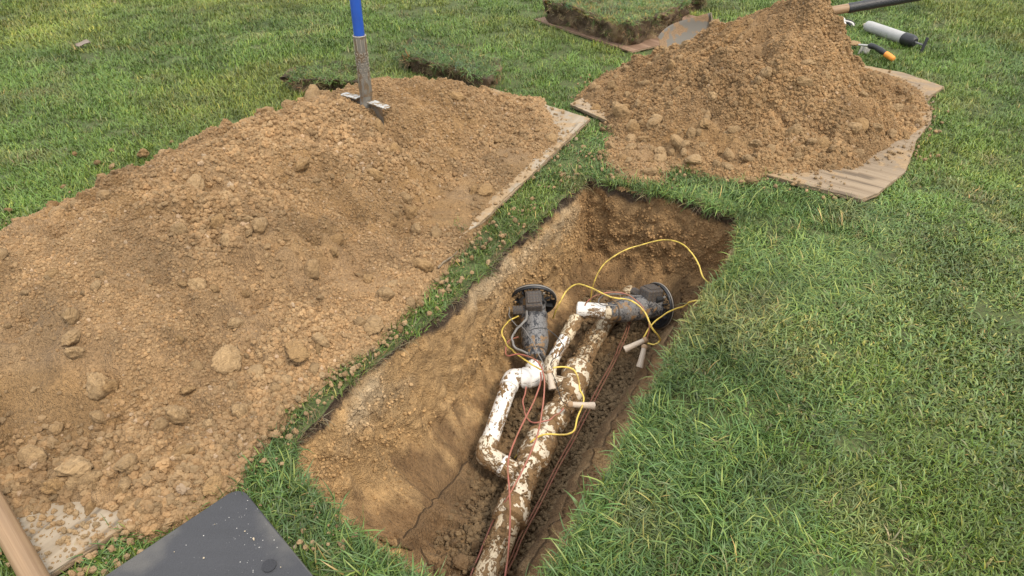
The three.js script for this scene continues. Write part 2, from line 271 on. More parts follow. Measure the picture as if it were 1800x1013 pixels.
  const g = new THREE.BufferGeometry(); g.setAttribute('position', new THREE.Float32BufferAttribute(pos, 3)); g.setAttribute('uv', new THREE.Float32BufferAttribute(uv, 2)); g.setAttribute('color', new THREE.Float32BufferAttribute(col, 3)); g.setIndex(idx); g.computeVertexNormals();
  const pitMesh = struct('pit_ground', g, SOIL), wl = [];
  for (let q = 0; q < 60000; q++) { const a = Math.floor(rnd() * n) * (rows + 1) + Math.floor(2 + rnd() * (WALL - 2)), k = R(0.62, 1.05); if (fbm(pos[a * 3] * 9, pos[a * 3 + 1] * 9 + pos[a * 3 + 2] * 5, 3, 345) < R(0.42, 0.68) - 0.12 * sstep(1.4, 1.6, pitU(pos[a * 3], pos[a * 3 + 2]))) continue; const b = Math.min(a + 1, pos.length / 3 - 1), f = rnd(); wl.push([mix(pos[a * 3], pos[b * 3], f) + R(-0.004, 0.004), mix(pos[a * 3 + 1], pos[b * 3 + 1], f), mix(pos[a * 3 + 2], pos[b * 3 + 2], f) + R(-0.004, 0.004), 0.0012 + 0.0048 * Math.pow(rnd(), 4), col[a * 3] * k, col[a * 3 + 1] * k, col[a * 3 + 2] * k]); }
  crumbMass(wl, pitMesh, 'wall_crumbs');
  const shape = new THREE.Shape([[-60, -90], [60, -90], [60, 30], [-60, 30]].map(([x, z]) => new THREE.Vector2(x, z)));
  shape.holes.push(new THREE.Path(RIM.map(([x, z]) => new THREE.Vector2(x, z))));
  const lg = new THREE.ShapeGeometry(shape); { const p = lg.attributes.position, nn = lg.attributes.normal, ux = []; for (let i = 0; i < p.count; i++) { const x = p.getX(i), z = p.getY(i); p.setXYZ(i, x, 0, z); nn.setXYZ(i, 0, 1, 0); ux.push(x, z); } lg.setAttribute('uv', new THREE.Float32BufferAttribute(ux, 2)); const ix = lg.index.array; for (let i = 0; i < ix.length; i += 3) { const t = ix[i]; ix[i] = ix[i + 1]; ix[i + 1] = t; } }
  const thatch = colourTex(1024, (u, v) => { const a = fbm(u * 10, v * 10, 5, 401, 10), b = n2(u * 180, v * 180, 403, 180), c = n2(u * 400, v * 60, 405, 0), k = 0.6 + 0.8 * b; return [mix(0.055, 0.15, a * c) * k, mix(0.065, 0.14, a) * k, mix(0.02, 0.06, a * c) * k]; }, 1);
  struct('lawn_ground', lg, new THREE.MeshStandardMaterial({ map: thatch, roughness: 1, bumpMap: soilBump, bumpScale: 0.006 }));
}
// sloughed crumbs and clods on the pit's floor
{
  const list = []; const pit = scene.getObjectByName('pit_ground');
  for (let i = 0; i < 42000; i++) {
    const u = R(0.05, 1.6), v = R(0.06, 0.62), x = PO[0] + PU[0] * u + PV[0] * v, z = PO[1] + PU[1] * u + PV[1] * v;
    if (!inPoly(RIM0, x, z) || edgeDist(RIM0, x, z) < 0.07) continue;
    const dens = fbm(x * 6, z * 6, 3, 361); if (rnd() > sstep(0.35, 0.6, dens) + 0.1) continue;
    const r = 0.0016 + 0.008 * Math.pow(rnd(), 4.5), k = R(0.5, 0.85) * (v > 0.5 ? 1.25 : 0.85);
    list.push([x, floorY(x, z) + 0.006 + r * 0.3, z, r, TAN[0] * k, TAN[1] * k, TAN[2] * k]);
  }
  crumbMass(list, pit, 'floor_crumbs');
  const FLOORCLOD = new THREE.MeshStandardMaterial({ map: soilMap, bumpMap: soilBump, bumpScale: 0.004, roughness: 0.96, color: new THREE.Color().setRGB(0.24, 0.152, 0.075) });  // floor clods take a darker brown than the heap clods
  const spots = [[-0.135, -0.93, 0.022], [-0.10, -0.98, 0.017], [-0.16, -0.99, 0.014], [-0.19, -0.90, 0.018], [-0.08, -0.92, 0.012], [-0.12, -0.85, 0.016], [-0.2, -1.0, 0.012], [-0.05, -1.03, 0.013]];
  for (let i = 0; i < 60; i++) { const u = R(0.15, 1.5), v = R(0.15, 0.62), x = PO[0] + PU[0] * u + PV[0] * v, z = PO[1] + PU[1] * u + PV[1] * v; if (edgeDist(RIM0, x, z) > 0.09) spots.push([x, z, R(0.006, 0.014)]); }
  spots.forEach(([x, z, r], i) => { const m = part('clod', CLODS[i % 8], FLOORCLOD, pit); m.position.set(x, floorY(x, z) + r * 0.45, z); m.scale.setScalar(r); m.rotation.set(R(0, 6), R(0, 6), R(0, 6)); });
}

// ---------------------------------------------------------------- boards under the soil
function board(P, y0, thick, mats, grain, label, seed) {   // three plies, each with its own torn outline
  const t = thing('plywood_board', label, 'board', 'boards under the soil and turf');
  const cx = P.reduce((s, p) => s + p[0], 0) / P.length, cz = P.reduce((s, p) => s + p[1], 0) / P.length; t.position.set(cx, y0, cz);
  const ca = Math.cos(grain), sa = Math.sin(grain);
  ['bottom_ply', 'middle_ply', 'top_ply'].forEach((nm, k) => {
    const Q = densify(P, 0.02, 0.0022, seed + k).map(([x, z]) => { const f = 0.010 * (fbm(x * 7, z * 7, 3, seed + 9 + k) - 0.5); return new THREE.Vector2(x - cx + f - (k === 2 ? 0.002 : 0), -(z - cz + f)); });
    const g = new THREE.ExtrudeGeometry(new THREE.Shape(Q), { depth: thick / 3 - 0.0008, bevelEnabled: true, bevelSize: 0.0012, bevelThickness: 0.0008, bevelSegments: 1 });
    g.rotateX(-Math.PI / 2); g.translate(0, k * thick / 3, 0);
    const p = g.attributes.position, uv = []; for (let i = 0; i < p.count; i++) { const x = p.getX(i), z = p.getZ(i); uv.push((x * ca + z * sa) * 0.6 + seed * 0.37, (-x * sa + z * ca) * 0.6 + p.getY(i)); }
    g.setAttribute('uv', new THREE.Float32BufferAttribute(uv, 2));
    part(nm, g, k === 2 ? mats[0] : mats[1], t);
  });
  return t;
}
const d1 = [-0.507, 0.862], e1 = [-0.862, -0.507];
const BA = [[0.366, -2.873], [-0.148, -3.306], [-0.148 + d1[0] * 1.75, -3.306 + d1[1] * 1.75], [-0.505, -1.26], [-0.125, -1.919]];
const BB = [[-0.891, -0.646], [-0.794, -0.747], [-0.515, -1.235], [-0.515 + e1[0] * 0.9, -1.235 + e1[1] * 0.9], [-0.891 + e1[0] * 0.9, -0.646 + e1[1] * 0.9]];
const BC = [[-1.19, -2.89], [-1.302, -2.662], [-1.418, -2.462], [-1.712, -1.81], [-1.98, -1.28], [-1.4, -1.0], [-0.70, -2.5]];
const BR = [[0.287, -3.057], [0.516, -2.767], [0.827, -2.456], [1.07, -2.269], [1.302, -2.11], [1.385, -2.16], [1.449, -2.222], [1.578, -2.342], [1.70, -2.52], [1.775, -2.643], [1.95, -2.86], [2.035, -3.005], [2.05, -3.10], [2.12, -3.18], [2.25, -3.303], [2.146, -3.515], [1.5, -4.0], [0.95, -3.85]];
const B3 = [[0.157, -4.643], [0.715, -3.921], [1.10, -4.18], [1.487, -4.501], [1.21, -4.80], [0.9, -5.3]];
board(BA, 0.012, 0.016, [PLY, PLY_EDGE], Math.atan2(-1.3, 0.66), 'grey plywood board along the pit under the heap with the blue shovel', 21);
board(BB, 0.012, 0.017, [PLY, PLY_EDGE], Math.atan2(0.862, -0.507), 'weathered plywood board end beside the wooden handle at the lower left corner', 31);
board(BC, 0.008, 0.014, [PLY, PLY_EDGE], 1.1, 'pale board edge showing behind the heap with the blue shovel', 41);
board(BR, 0.010, 0.016, [PLY_TAN, PLY_EDGE], 0.62, 'tan plywood board with torn rounded edge under the right soil heap', 51);
board(B3, 0.006, 0.012, [PLY_RED, PLY_EDGE], 0.9, 'thin reddish brown board under the large lifted turf slab', 57);

// ---------------------------------------------------------------- the soil heaps
const smoothAt = (x, z) => Math.max(sstep(0.20, 0.06, Math.hypot((x + 0.17) * 0.9 + (z + 2.03) * 0.42, ((z + 2.03) - (x + 0.17) * 0.5) * 0.5)), sstep(0.20, 0.08, Math.hypot(x + 1.04, (z + 1.06) * 1.2)), sstep(0.13, 0.03, Math.hypot(x - 0.02, z + 2.38)));
function heap(name, label, P, hfn, step, crumbN, colFn, tint) {
  let x0 = 1e9, x1 = -1e9, z0 = 1e9, z1 = -1e9; for (const [x, z] of P) { x0 = Math.min(x0, x); x1 = Math.max(x1, x); z0 = Math.min(z0, z); z1 = Math.max(z1, z); }
  x0 -= 0.06; z0 -= 0.06; x1 += 0.06; z1 += 0.06;
  const nx = Math.ceil((x1 - x0) / step), nz = Math.ceil((z1 - z0) / step), Hh = new Float32Array((nx + 1) * (nz + 1)), D = new Float32Array(Hh.length);
  for (let j = 0; j <= nz; j++) for (let i = 0; i <= nx; i++) { const x = x0 + i * step, z = z0 + j * step, k = j * (nx + 1) + i; const d = edgeDist(P, x, z) + 0.07 * (fbm(x * 5, z * 5, 4, 501) - 0.5); D[k] = d; Hh[k] = hfn(x, z, d); }
  const id = new Int32Array(Hh.length).fill(-1), pos = [], uv = [], col = [], idx = [];
  const vert = (k) => { if (id[k] < 0) { id[k] = pos.length / 3; const i = k % (nx + 1), j = (k - i) / (nx + 1), x = x0 + i * step, z = z0 + j * step; pos.push(x, Hh[k], z); uv.push(x, z); col.push(...colFn(x, z, D[k])); } return id[k]; };
  for (let j = 0; j < nz; j++) for (let i = 0; i < nx; i++) { const k = j * (nx + 1) + i; if (Math.max(D[k], D[k + 1], D[k + nx + 1], D[k + nx + 2]) < -0.02) continue; const a = vert(k), b = vert(k + 1), c = vert(k + nx + 1), d = vert(k + nx + 2); idx.push(a, c, b, b, c, d); }
  const g = new THREE.BufferGeometry(); g.setAttribute('position', new THREE.Float32BufferAttribute(pos, 3)); g.setAttribute('uv', new THREE.Float32BufferAttribute(uv, 2)); g.setAttribute('color', new THREE.Float32BufferAttribute(col, 3)); g.setIndex(idx); g.computeVertexNormals();
  const t = thing(name, label, 'soil heap', 'heaps of dug soil'); part('heap_body', g, SOIL, t);
  const at = (x, z) => { const fx = (x - x0) / step, fz = (z - z0) / step, i = Math.max(0, Math.min(nx - 1, Math.floor(fx))), j = Math.max(0, Math.min(nz - 1, Math.floor(fz))), k = j * (nx + 1) + i, u = sat(fx - i), v = sat(fz - j); return mix(mix(Hh[k], Hh[k + 1], u), mix(Hh[k + nx + 1], Hh[k + nx + 2], u), v); };
  const dist = (x, z) => { const i = Math.round((x - x0) / step), j = Math.round((z - z0) / step); return i < 0 || j < 0 || i > nx || j > nz ? -1 : D[j * (nx + 1) + i]; };
  const list = [];
  for (let i = 0; i < crumbN; i++) {
    const x = R(x0, x1), z = R(z0, z1), d = dist(x, z); if (d < -0.005) continue;
    const q = fbm(x * 4.5, z * 4.5, 3, 511); if (rnd() > (0.15 + sstep(0.30, 0.52, q)) * (1 - 0.85 * smoothAt(x, z))) continue;
    const co = sstep(0.42, 0.66, fbm(x * 2.4 + 3, z * 2.4, 3, 513)), r = (0.0013 + mix(0.0040, 0.0090, co) * Math.pow(rnd(), mix(4, 5, co))) * (d < 0.12 ? 1.3 : 1), b = colFn(x, z, d), kk = b[1] / 0.222, tv = tanVar();
    list.push([x, at(x, z) + r * 0.25, z, r, tv[0] * kk * tint[0], tv[1] * kk * tint[1], tv[2] * kk * tint[2]]);
  }
  crumbMass(list, t, 'crumbs');
  return { t, at, dist };
}
const soilColT = (tint) => (x, z, d) => soilCol(x, z, d).map((v, i) => v * tint[i]);
const TL = [1.02, 0.965, 0.91], TR = [1.0, 0.92, 0.82];
const soilCol = (x, z, d) => { const m = fbm(x * 2.2, z * 2.2, 4, 521), f = fbm(x * 16, z * 16, 3, 523), k = (0.92 + 0.5 * (m - 0.5) + 0.4 * (f - 0.5)) * mix(1, 0.86, sstep(0.58, 0.66, fbm(x * 4.2 + 20, z * 4.2, 4, 527))), o = sstep(0.55, 0.7, fbm(x * 3.1 + 9, z * 3.1, 3, 525)); return [0.375 * k, (0.253 - 0.011 * o) * k, (0.133 - 0.022 * o) * k]; };
const FL = [[0.141,-3.104],[0.218,-2.755],[0.183,-2.573],[0.069,-2.357],[-0.063,-2.079],[-0.175,-1.80],[-0.25,-1.625],[-0.325,-1.465],[-0.395,-1.32],[-0.465,-1.22],[-0.535,-1.115],[-0.572,-1.0],[-0.60,-0.945],[-0.61,-0.868],[-0.65,-0.797],[-0.738,-0.75],[-0.82,-0.777],[-0.91,-0.79],[-0.996,-0.777],[-1.038,-0.75],[-1.145,-0.707],[-1.5,-0.72],[-1.85,-0.9],[-1.98,-1.3],[-1.84,-1.7],[-1.66,-2.05],[-1.48,-2.38],[-1.28,-2.72],[-1.02,-3.02],[-0.7,-3.2],[-0.4,-3.24],[-0.12,-3.22]];
const FR = [[0.345,-3.183],[0.43,-2.922],[0.471,-2.723],[0.651,-2.408],[0.897,-2.293],[1.139,-2.342],[1.384,-2.383],[1.617,-2.533],[1.867,-2.787],[2.0,-2.993],[2.06,-3.183],[2.05,-3.392],[1.85,-3.75],[1.45,-3.95],[1.0,-3.9],[0.65,-3.65],[0.45,-3.42]];
const wq = (x, z, s) => 0.02 * (fbm(x * 28, z * 28, 2, 538 + s) - 0.5);
const rough3 = (x, z, d, k) => sat(d / 0.06) * k * (1 - 0.75 * smoothAt(x, z)) * (0.5 * lumps(x + wq(x, z, 1), z + wq(x, z, 2), 0.075, 531, 0.3) + 0.5 * lumps(x + wq(x, z, 1), z + wq(x, z, 2), 0.034, 533, 0.45) + 0.5 * lumps(x, z, 0.016, 535, 0.6) + 0.045 * (fbm(x * 16, z * 16, 4, 537) - 0.5) + 0.03 * (0.5 - Math.abs(fbm(x * 11, z * 11, 3, 539) - 0.5) * 4));
const heapL = heap('soil_heap', 'long heap of tan sandy soil with a blue shovel stuck in it', FL, (x, z, d) => {
  if (d < -0.03) return -0.01;
  const cap = 0.36 - 0.07 * sstep(-2.6, -3.2, z) - 0.03 * sstep(-0.4, 0.1, x), s = 0.10 * sat(d / 0.1) * 0.16 + 0.16 * Math.max(0, d) + 0.52 * Math.max(0, d - 0.13) * sstep(0.10, 0.34, d);
  const big = (0.085 * (fbm(x * 2.6, z * 2.6, 3, 541) - 0.5) + 0.075 * (fbm(x * 7, z * 7, 3, 545) - 0.5) - 0.03 * sstep(0.60, 0.72, fbm(x * 5 + 4, z * 5, 3, 547))) * sat(d / 0.25);
  const lt = Math.exp(-((x + 0.66) ** 2 + (z + 2.46) ** 2) / 0.012) * 0.035 + Math.exp(-((x + 0.45) ** 2 + (z + 2.31) ** 2) / 0.006) * 0.03;
  const h = s + big, hc = cap * (1 - Math.exp(-Math.pow(Math.max(0, h) / cap, 1.25) * 1.25)) ** 1;
  const yy = 0.022 - lt + Math.min(0, d) * 1.2 + hc + rough3(x, z, d, sstep(0.2, 0.5, fbm(x * 3, z * 3, 3, 543)) * 0.8 + 0.3);
  return Math.max(yy, d > 0 ? 0.024 + 0.016 * sstep(0.0, 0.05, d) : -1);
}, 0.0064, 420000, soilColT(TL), TL);
const PK = [1.345, -3.06];
const heapR = heap('soil_heap', 'peaked heap of tan soil on the torn tan board at the right', FR, (x, z, d) => {
  if (d < -0.03) return -0.01;
  const dx = x - PK[0], dz = z - PK[1], r = Math.hypot(dx, dz), a = d / Math.max(0.0001, d + r), f = sat(a);
  let h = 0.50 * Math.pow(f, 1.04 + 0.58 * sstep(0.03, 0.32, dx) * sstep(0.5, 0.0, dz)); h = Math.min(h, 0.485 - 0.1 * r * 0);
  const big = (0.10 * (fbm(x * 3.4 + 5, z * 3.4, 3, 551) - 0.5) + 0.085 * (fbm(x * 8 + 5, z * 8, 3, 553) - 0.5) - 0.05 * sstep(0.58, 0.70, fbm(x * 5.5 + 9, z * 5.5, 3, 555))) * sat(d / 0.2);
  return Math.max(0.02 + Math.min(0, d) * 1.2 + h + big + rough3(x, z, d, 1.0), d > 0 ? 0.022 + 0.016 * sstep(0.0, 0.05, d) : -1);
}, 0.0064, 300000, soilColT(TR), TR);
const CLOD_L = [[-0.868,-2.734,0.052],[-0.714,-1.181,0.036],[-0.729,-0.92,0.026],[-1.039,-1.141,0.024],[-1.058,-1.191,0.022],[-0.885,-0.905,0.019],[-0.962,-0.831,0.024],[-0.822,-0.838,0.022],[-1.04,-0.893,0.025],[-0.646,-1.171,0.022],[-0.786,-1.092,0.018],[-0.781,-1.151,0.017],[-0.646,-1.046,0.023],[-0.769,-0.79,0.014],[-0.879,-0.79,0.015],[-0.907,-0.853,0.027],[-1.222,-2.127,0.02],[-1.309,-2.118,0.018],[-1.362,-1.833,0.031],[-0.308,-3.188,0.029],[0.17,-2.617,0.032],[-0.355,-1.531,0.019],[-0.638,-0.845,0.024],[-1.006,-0.79,0.013],[-1.105,-0.897,0.015],[-0.568,-1.151,0.017],[-0.507,-1.251,0.015],[-0.943,-0.994,0.02],[-1.033,-0.969,0.017],[-0.689,-1.121,0.013],[-0.83,-1.204,0.012],[-1.188,-1.248,0.013],[-1.274,-1.331,0.015],[-1.101,-1.503,0.013],[-0.859,-1.343,0.013],[-0.753,-1.562,0.015]];
const CLOD_R = [[0.507,-2.848,0.042],[0.538,-2.714,0.028],[0.405,-2.992,0.027],[0.487,-3.108,0.025],[0.836,-2.651,0.027],[0.864,-2.714,0.025],[0.796,-2.531,0.024],[1.228,-2.682,0.032],[1.215,-2.44,0.022],[1.124,-2.389,0.02],[1.474,-2.59,0.034],[0.854,-2.35,0.019],[0.824,-2.366,0.02],[0.705,-2.44,0.018],[1.048,-2.502,0.019],[0.948,-2.366,0.023],[1.299,-2.42,0.02],[1.434,-2.452,0.02],[1.102,-2.419,0.018],[1.66,-2.651,0.022],[0.665,-2.474,0.019],[0.866,-2.334,0.018]];
function clods(hp, spots, extra, P, seed) {
  const g = RNG(seed), all = spots.map((s) => [...s]);
  for (let i = 0; all.length < spots.length + extra && i < 6000; i++) { const x = mix(-2, 2.1, g()), z = mix(-4, -0.6, g()), d = hp.dist(x, z); if (d < 0.01 || g() > Math.exp(-d * 3.2)) continue; all.push([x, z, 0.009 + 0.026 * Math.pow(g(), 2.6)]); }
  all.forEach(([x, z, r], i) => { const m = part('clod', CLODS[(i * 5 + 3) % 8], [CLODM, CLODM2, CLODM3, CLODM][i % 4], hp.t); m.position.set(x, hp.at(x, z) + r * 0.2, z); m.scale.setScalar(r); m.rotation.set(g() * 6, g() * 6, g() * 6); });
}
clods(heapL, CLOD_L, 240, FL, 61); clods(heapR, CLOD_R, 200, FR, 67);
const FP = [[0.433,-2.699],[0.5,-2.75],[0.57,-2.761],[0.66,-2.66],[0.72,-2.52],[0.66,-2.36],[0.60,-2.265],[0.52,-2.265],[0.44,-2.30],[0.39,-2.40],[0.40,-2.50]];
const heapP = heap('spilled_soil', 'small spill of sandy soil on the grass at the far end of the pit', FP, (x, z, d) => d < -0.03 ? -0.01 : 0.004 + Math.min(0, d) * 1.2 + 0.22 * Math.max(0, d) + 0.02 * (fbm(x * 9, z * 9, 3, 561) - 0.5) * sat(d / 0.05) + rough3(x, z, d, 0.6), 0.0064, 20000, soilColT(TL), TL);
clods(heapP, [[0.52, -2.43, 0.012], [0.48, -2.42, 0.014], [0.56, -2.40, 0.013]], 20, FP, 71);

// ---------------------------------------------------------------- grass
function tuft(seed, o) {   // a tuft of curved blades, each a tapering strip
  const g = RNG(seed), pos = [], col = [], idx = [];
  for (let b = 0; b < o.blades; b++) {
    const a = g() * 6.283, rr = o.spread * Math.sqrt(g()), bx = Math.cos(a) * rr, bz = Math.sin(a) * rr, h = g() * 6.283, len = mix(o.len[0], o.len[1], Math.pow(g(), 1.3)), lean = mix(o.lean[0], o.lean[1], g()), w = mix(o.w[0], o.w[1], g()), tw = (g() - 0.5) * 0.9;
    const dx = Math.cos(h), dz = Math.sin(h), SEG = o.seg ?? 3, q = g();
    let c; if (q < 0.07) c = [2.6, 1.75, 1.6]; else if (q < 0.15) c = [1.65, 1.4, 1.1]; else { const k = 0.72 + 0.6 * g(), y = 0.85 + 0.35 * g(); c = [k * y, k, k * (0.75 + 0.5 * g())]; }
    const i0 = pos.length / 3;
    for (let k = 0; k <= SEG; k++) {
      const s = k / SEG, ang = lean * (0.25 + 1.15 * s), out = len * s * Math.sin(ang * 0.8), y = len * s * Math.cos(ang * 0.8), ww = w * 0.5 * (k === SEG ? 0.12 : 1 - 0.45 * s * s), px = -dz * Math.cos(tw * s) + 0 * dx, pz = dx * Math.cos(tw * s), py = Math.sin(tw * s) * 0.6;
      for (const e of [-1, 1]) { pos.push(bx + dx * out + px * ww * e, y + py * ww * e - 0.004, bz + dz * out + pz * ww * e); col.push(...c); }
      if (k) { const n = i0 + k * 2; idx.push(n - 2, n - 1, n, n - 1, n + 1, n); }
    }
  }
  const G = new THREE.BufferGeometry(); G.setAttribute('position', new THREE.Float32BufferAttribute(pos, 3)); G.setAttribute('color', new THREE.Float32BufferAttribute(col, 3)); G.setIndex(idx); G.computeVertexNormals(); return G;
}
const GRASS = new THREE.MeshPhysicalMaterial({ vertexColors: true, roughness: 0.48, side: THREE.DoubleSide, specularIntensity: 0.9 });
const kinds = {
  mown: [1, 2, 3, 4].map((s) => tuft(600 + s, { blades: 16, spread: 0.026, len: [0.014, 0.036], lean: [0.2, 1.25], w: [0.0018, 0.0034] })),
  long: [1, 2, 3, 4].map((s) => tuft(620 + s, { blades: 16, spread: 0.028, len: [0.020, 0.055], lean: [0.4, 1.6], w: [0.0015, 0.0031], seg: 4 })),
  leafy: [1, 2, 3].map((s) => tuft(640 + s, { blades: 18, spread: 0.028, len: [0.012, 0.032], lean: [0.5, 1.6], w: [0.0026, 0.0048] })),
  hair: [1, 2, 3].map((s) => tuft(660 + s, { blades: 12, spread: 0.016, len: [0.02, 0.06], lean: [0.3, 1.5], w: [0.0009, 0.0018], seg: 4 })),
};
const bins = {}; const put = (kind, x, y, z, s, c, tilt) => { const v = Math.floor(rnd() * kinds[kind].length); (bins[kind + v] ??= []).push([x, y, z, s, c, tilt]); };
function flush(parent, name) {
  for (const key of Object.keys(bins)) {
    const l = bins[key], kind = key.slice(0, -1), im = new THREE.InstancedMesh(kinds[kind][+key.slice(-1)], GRASS, l.length); im.name = name(kind); im.userData = { kind: 'stuff' }; shade(im);
    l.forEach(([x, y, z, s, c, tilt], i) => {
      Q4.setFromAxisAngle(V(0, 1, 0), rnd() * 6.283); if (tilt) Q4.premultiply(new THREE.Quaternion().setFromUnitVectors(V(0, 1, 0), tilt));
      M4.compose(V(x, y, z), Q4, V(s, s * R(0.85, 1.15), s)); im.setMatrixAt(i, M4); im.setColorAt(i, C3.setRGB(...c));
    });
    parent.add(im); delete bins[key];
  }
}
function green(x, z, kind) {
  const m = fbm(x * 1.3, z * 1.3, 3, 701), f = fbm(x * 7, z * 7, 3, 703), far = sstep(-1.6, -3.4, z), y = sstep(0.45, 0.68, fbm(x * 0.9 + 7, z * 0.9, 3, 705)), k = (0.80 + 0.75 * (f - 0.5) + 0.4 * (m - 0.5)) * R(0.8, 1.2);
  const a = kind === 'long' ? [0.104, 0.190, 0.046] : kind === 'leafy' ? [0.122, 0.190, 0.052] : [0.122, 0.206, 0.034];
  const yl = [0.215, 0.252, 0.042];
  const t = kind === 'long' ? 0.15 * y : 0.2 * y + 0.45 * y * far;
  const dry = sstep(0.64, 0.78, fbm(x * 4 + 30, z * 4, 3, 707)) * 0.3 + (rnd() < 0.04 ? 0.6 : 0);
  return [0, 1, 2].map((q) => mix(mix(a[q], yl[q], t), [0.24, 0.20, 0.09][q], dry) * k);
}
// turf slabs: footprints, so that no lawn grass grows through them
const SODS = {
  big: [[0.22, -4.56], [0.70, -3.985], [0.90, -4.18], [1.19, -4.56], [1.0, -5.0], [0.6, -5.3]],
  lump: [[1.14, -4.82], [1.20, -4.90], [1.37, -4.86], [1.42, -5.0], [1.3, -5.2], [1.1, -5.1]],
  left: [[-0.62, -3.60], [-0.50, -3.55], [-0.36, -3.42], [-0.25, -3.36], [-0.13, -3.25], [-0.06, -3.40], [-0.09, -3.55], [-0.22, -3.66], [-0.30, -3.82], [-0.46, -3.86], [-0.60, -3.97], [-0.66, -3.78]],
  back: [[-1.165, -3.30], [-1.06, -3.24], [-0.90, -3.28], [-0.80, -3.26], [-0.82, -3.44], [-0.93, -3.52], [-1.0, -3.48], [-1.15, -3.44]],
};
const bare = [...Object.values(SODS), BA, BB, BC, BR, B3];
const PANEL = [[-0.575, -0.83], [-0.975, -0.40], [-0.52, 0.02], [-0.125, -0.415]];
const longness = (x, z) => {
  const d = -edgeDist(RIM0, x, z), side = pitV(x, z) > 0.35 || pitU(x, z) > 1.5 || pitU(x, z) < 0.25 ? 1 : 0.22;
  return side * sstep(0.62, 0.20, d + 0.35 * (fbm(x * 3, z * 3, 3, 711) - 0.5)) + 0.5 * sstep(0.60, 0.7, fbm(x * 1.7 + 3, z * 1.7, 3, 713)) * sstep(-2, -4, z) * sstep(0.5, 1.5, x);
};
{
  const inView = (x, z) => z < -0.35 && Math.abs(x) < 1.7 + 0.72 * Math.max(0, -z - 0.6) && z > -6.6;
  let z = -0.35;
  while (z > -6.6) {
    const step = mix(0.0185, 0.030, sstep(-0.8, -5, z)), w = 1.7 + 0.72 * Math.max(0, -z - 0.6);
    for (let x = -w; x < w; x += step) {
      const px = x + R(-0.6, 0.6) * step, pz = z + R(-0.6, 0.6) * step;
      if (inPoly(RIM, px, pz) || bare.some((P) => inPoly(P, px, pz)) || inPoly(PANEL, px, pz)) continue;
      const dL = heapL.dist(px, pz), dR = heapR.dist(px, pz), dP = heapP.dist(px, pz); if (dL > 0.012 || dR > 0.012 || dP > 0.008) continue;
      const strip = pitV(px, pz) < 0.02 && pitU(px, pz) > 0.05 && px > -1 ? 0.13 : 0, thin = fbm(px * 9 + 11, pz * 9, 3, 721) + strip; if (thin > 0.66 && rnd() < 0.8) continue;
      const l = longness(px, pz), r = rnd();
      const leafy = sstep(0.25, 0.7, px - 0.15 * pz - 0.6 + 0.8 * (fbm(px * 2, pz * 2, 3, 723) - 0.5)) * sstep(-2.8, -1.5, pz);
      const kind = r < l * 0.85 ? 'long' : r < l * 0.85 + leafy * 0.8 ? 'leafy' : 'mown';
      const lean = fbm(px * 3, pz * 3, 2, 731) * 12.6, tl = kind === 'long' ? 0.35 : 0.12;
      put(kind, px, 0, pz, R(0.8, 1.25) * mix(1, 1.25, sstep(-2, -5, pz)) * (kind === 'long' ? 0.62 + 0.4 * l : 1), green(px, pz, kind), V(Math.cos(lean) * tl, 1, Math.sin(lean) * tl).normalize());
    }
    z -= step;
  }
  // the fringe that hangs over the rim
  const n = RIM.length;
  for (let i = 0; i < n; i++) {
    const [x, zz] = RIM[i], a = RIM[(i + n - 3) % n], b = RIM[(i + 3) % n]; let nx = -(b[1] - a[1]), nz = b[0] - a[0]; const L = Math.hypot(nx, nz); nx /= L; nz /= L; if (!inPoly(RIM0, x + nx * 0.05, zz + nz * 0.05)) { nx = -nx; nz = -nz; }
    const left = pitV(x, zz) < 0.18 && pitU(x, zz) > 0.05, patchy = fbm(x * 8, zz * 8, 3, 741);
    if (left && patchy < 0.60) { if (rnd() < 0.3) put('hair', x - nx * 0.006, -0.004, zz - nz * 0.006, R(0.6, 1), [0.16, 0.13, 0.07], V(nx * R(0.2, 1.2), R(0.2, 1), nz * R(0.2, 1.2)).normalize()); continue; }
    if (heapP.dist(x, zz) > 0) continue;
    for (let k = 0; k < 3; k++) { const o = R(0.002, 0.025); put('long', x - nx * o, -0.002, zz - nz * o, R(0.45, 0.85) * (left ? 0.7 : 1), green(x, zz, 'long'), V(nx * R(0.0, 1.1) + R(-0.3, 0.3), 1, nz * R(0.0, 1.1) + R(-0.3, 0.3)).normalize()); }
    if (rnd() < 0.5) put('hair', x, -0.012, zz, R(0.6, 1.2), rnd() < 0.6 ? [0.20, 0.16, 0.085] : green(x, zz, 'long'), V(nx, R(-0.4, 0.5), nz).normalize());
  }
  // small tufts that push through the soil's edge
  for (const [x, zz] of [[-0.19, -1.90], [-0.18, -1.885], [-0.60, -0.90], [-0.595, -0.885], [-0.40, -1.25]]) for (let k = 0; k < 4; k++) put('long', x + R(-0.012, 0.012), heapL.at(x, zz) - 0.006, zz + R(-0.012, 0.012), R(0.4, 0.65), green(x, zz, 'long'));
  const lawn = stuffGroup('lawn_grass', 'green lawn grass growing all round the pit and the heaps', 'grass');
  flush(lawn, (k) => ({ mown: 'mown_blades', long: 'long_blades', leafy: 'leafy_blades', hair: 'dry_roots' })[k]);
}

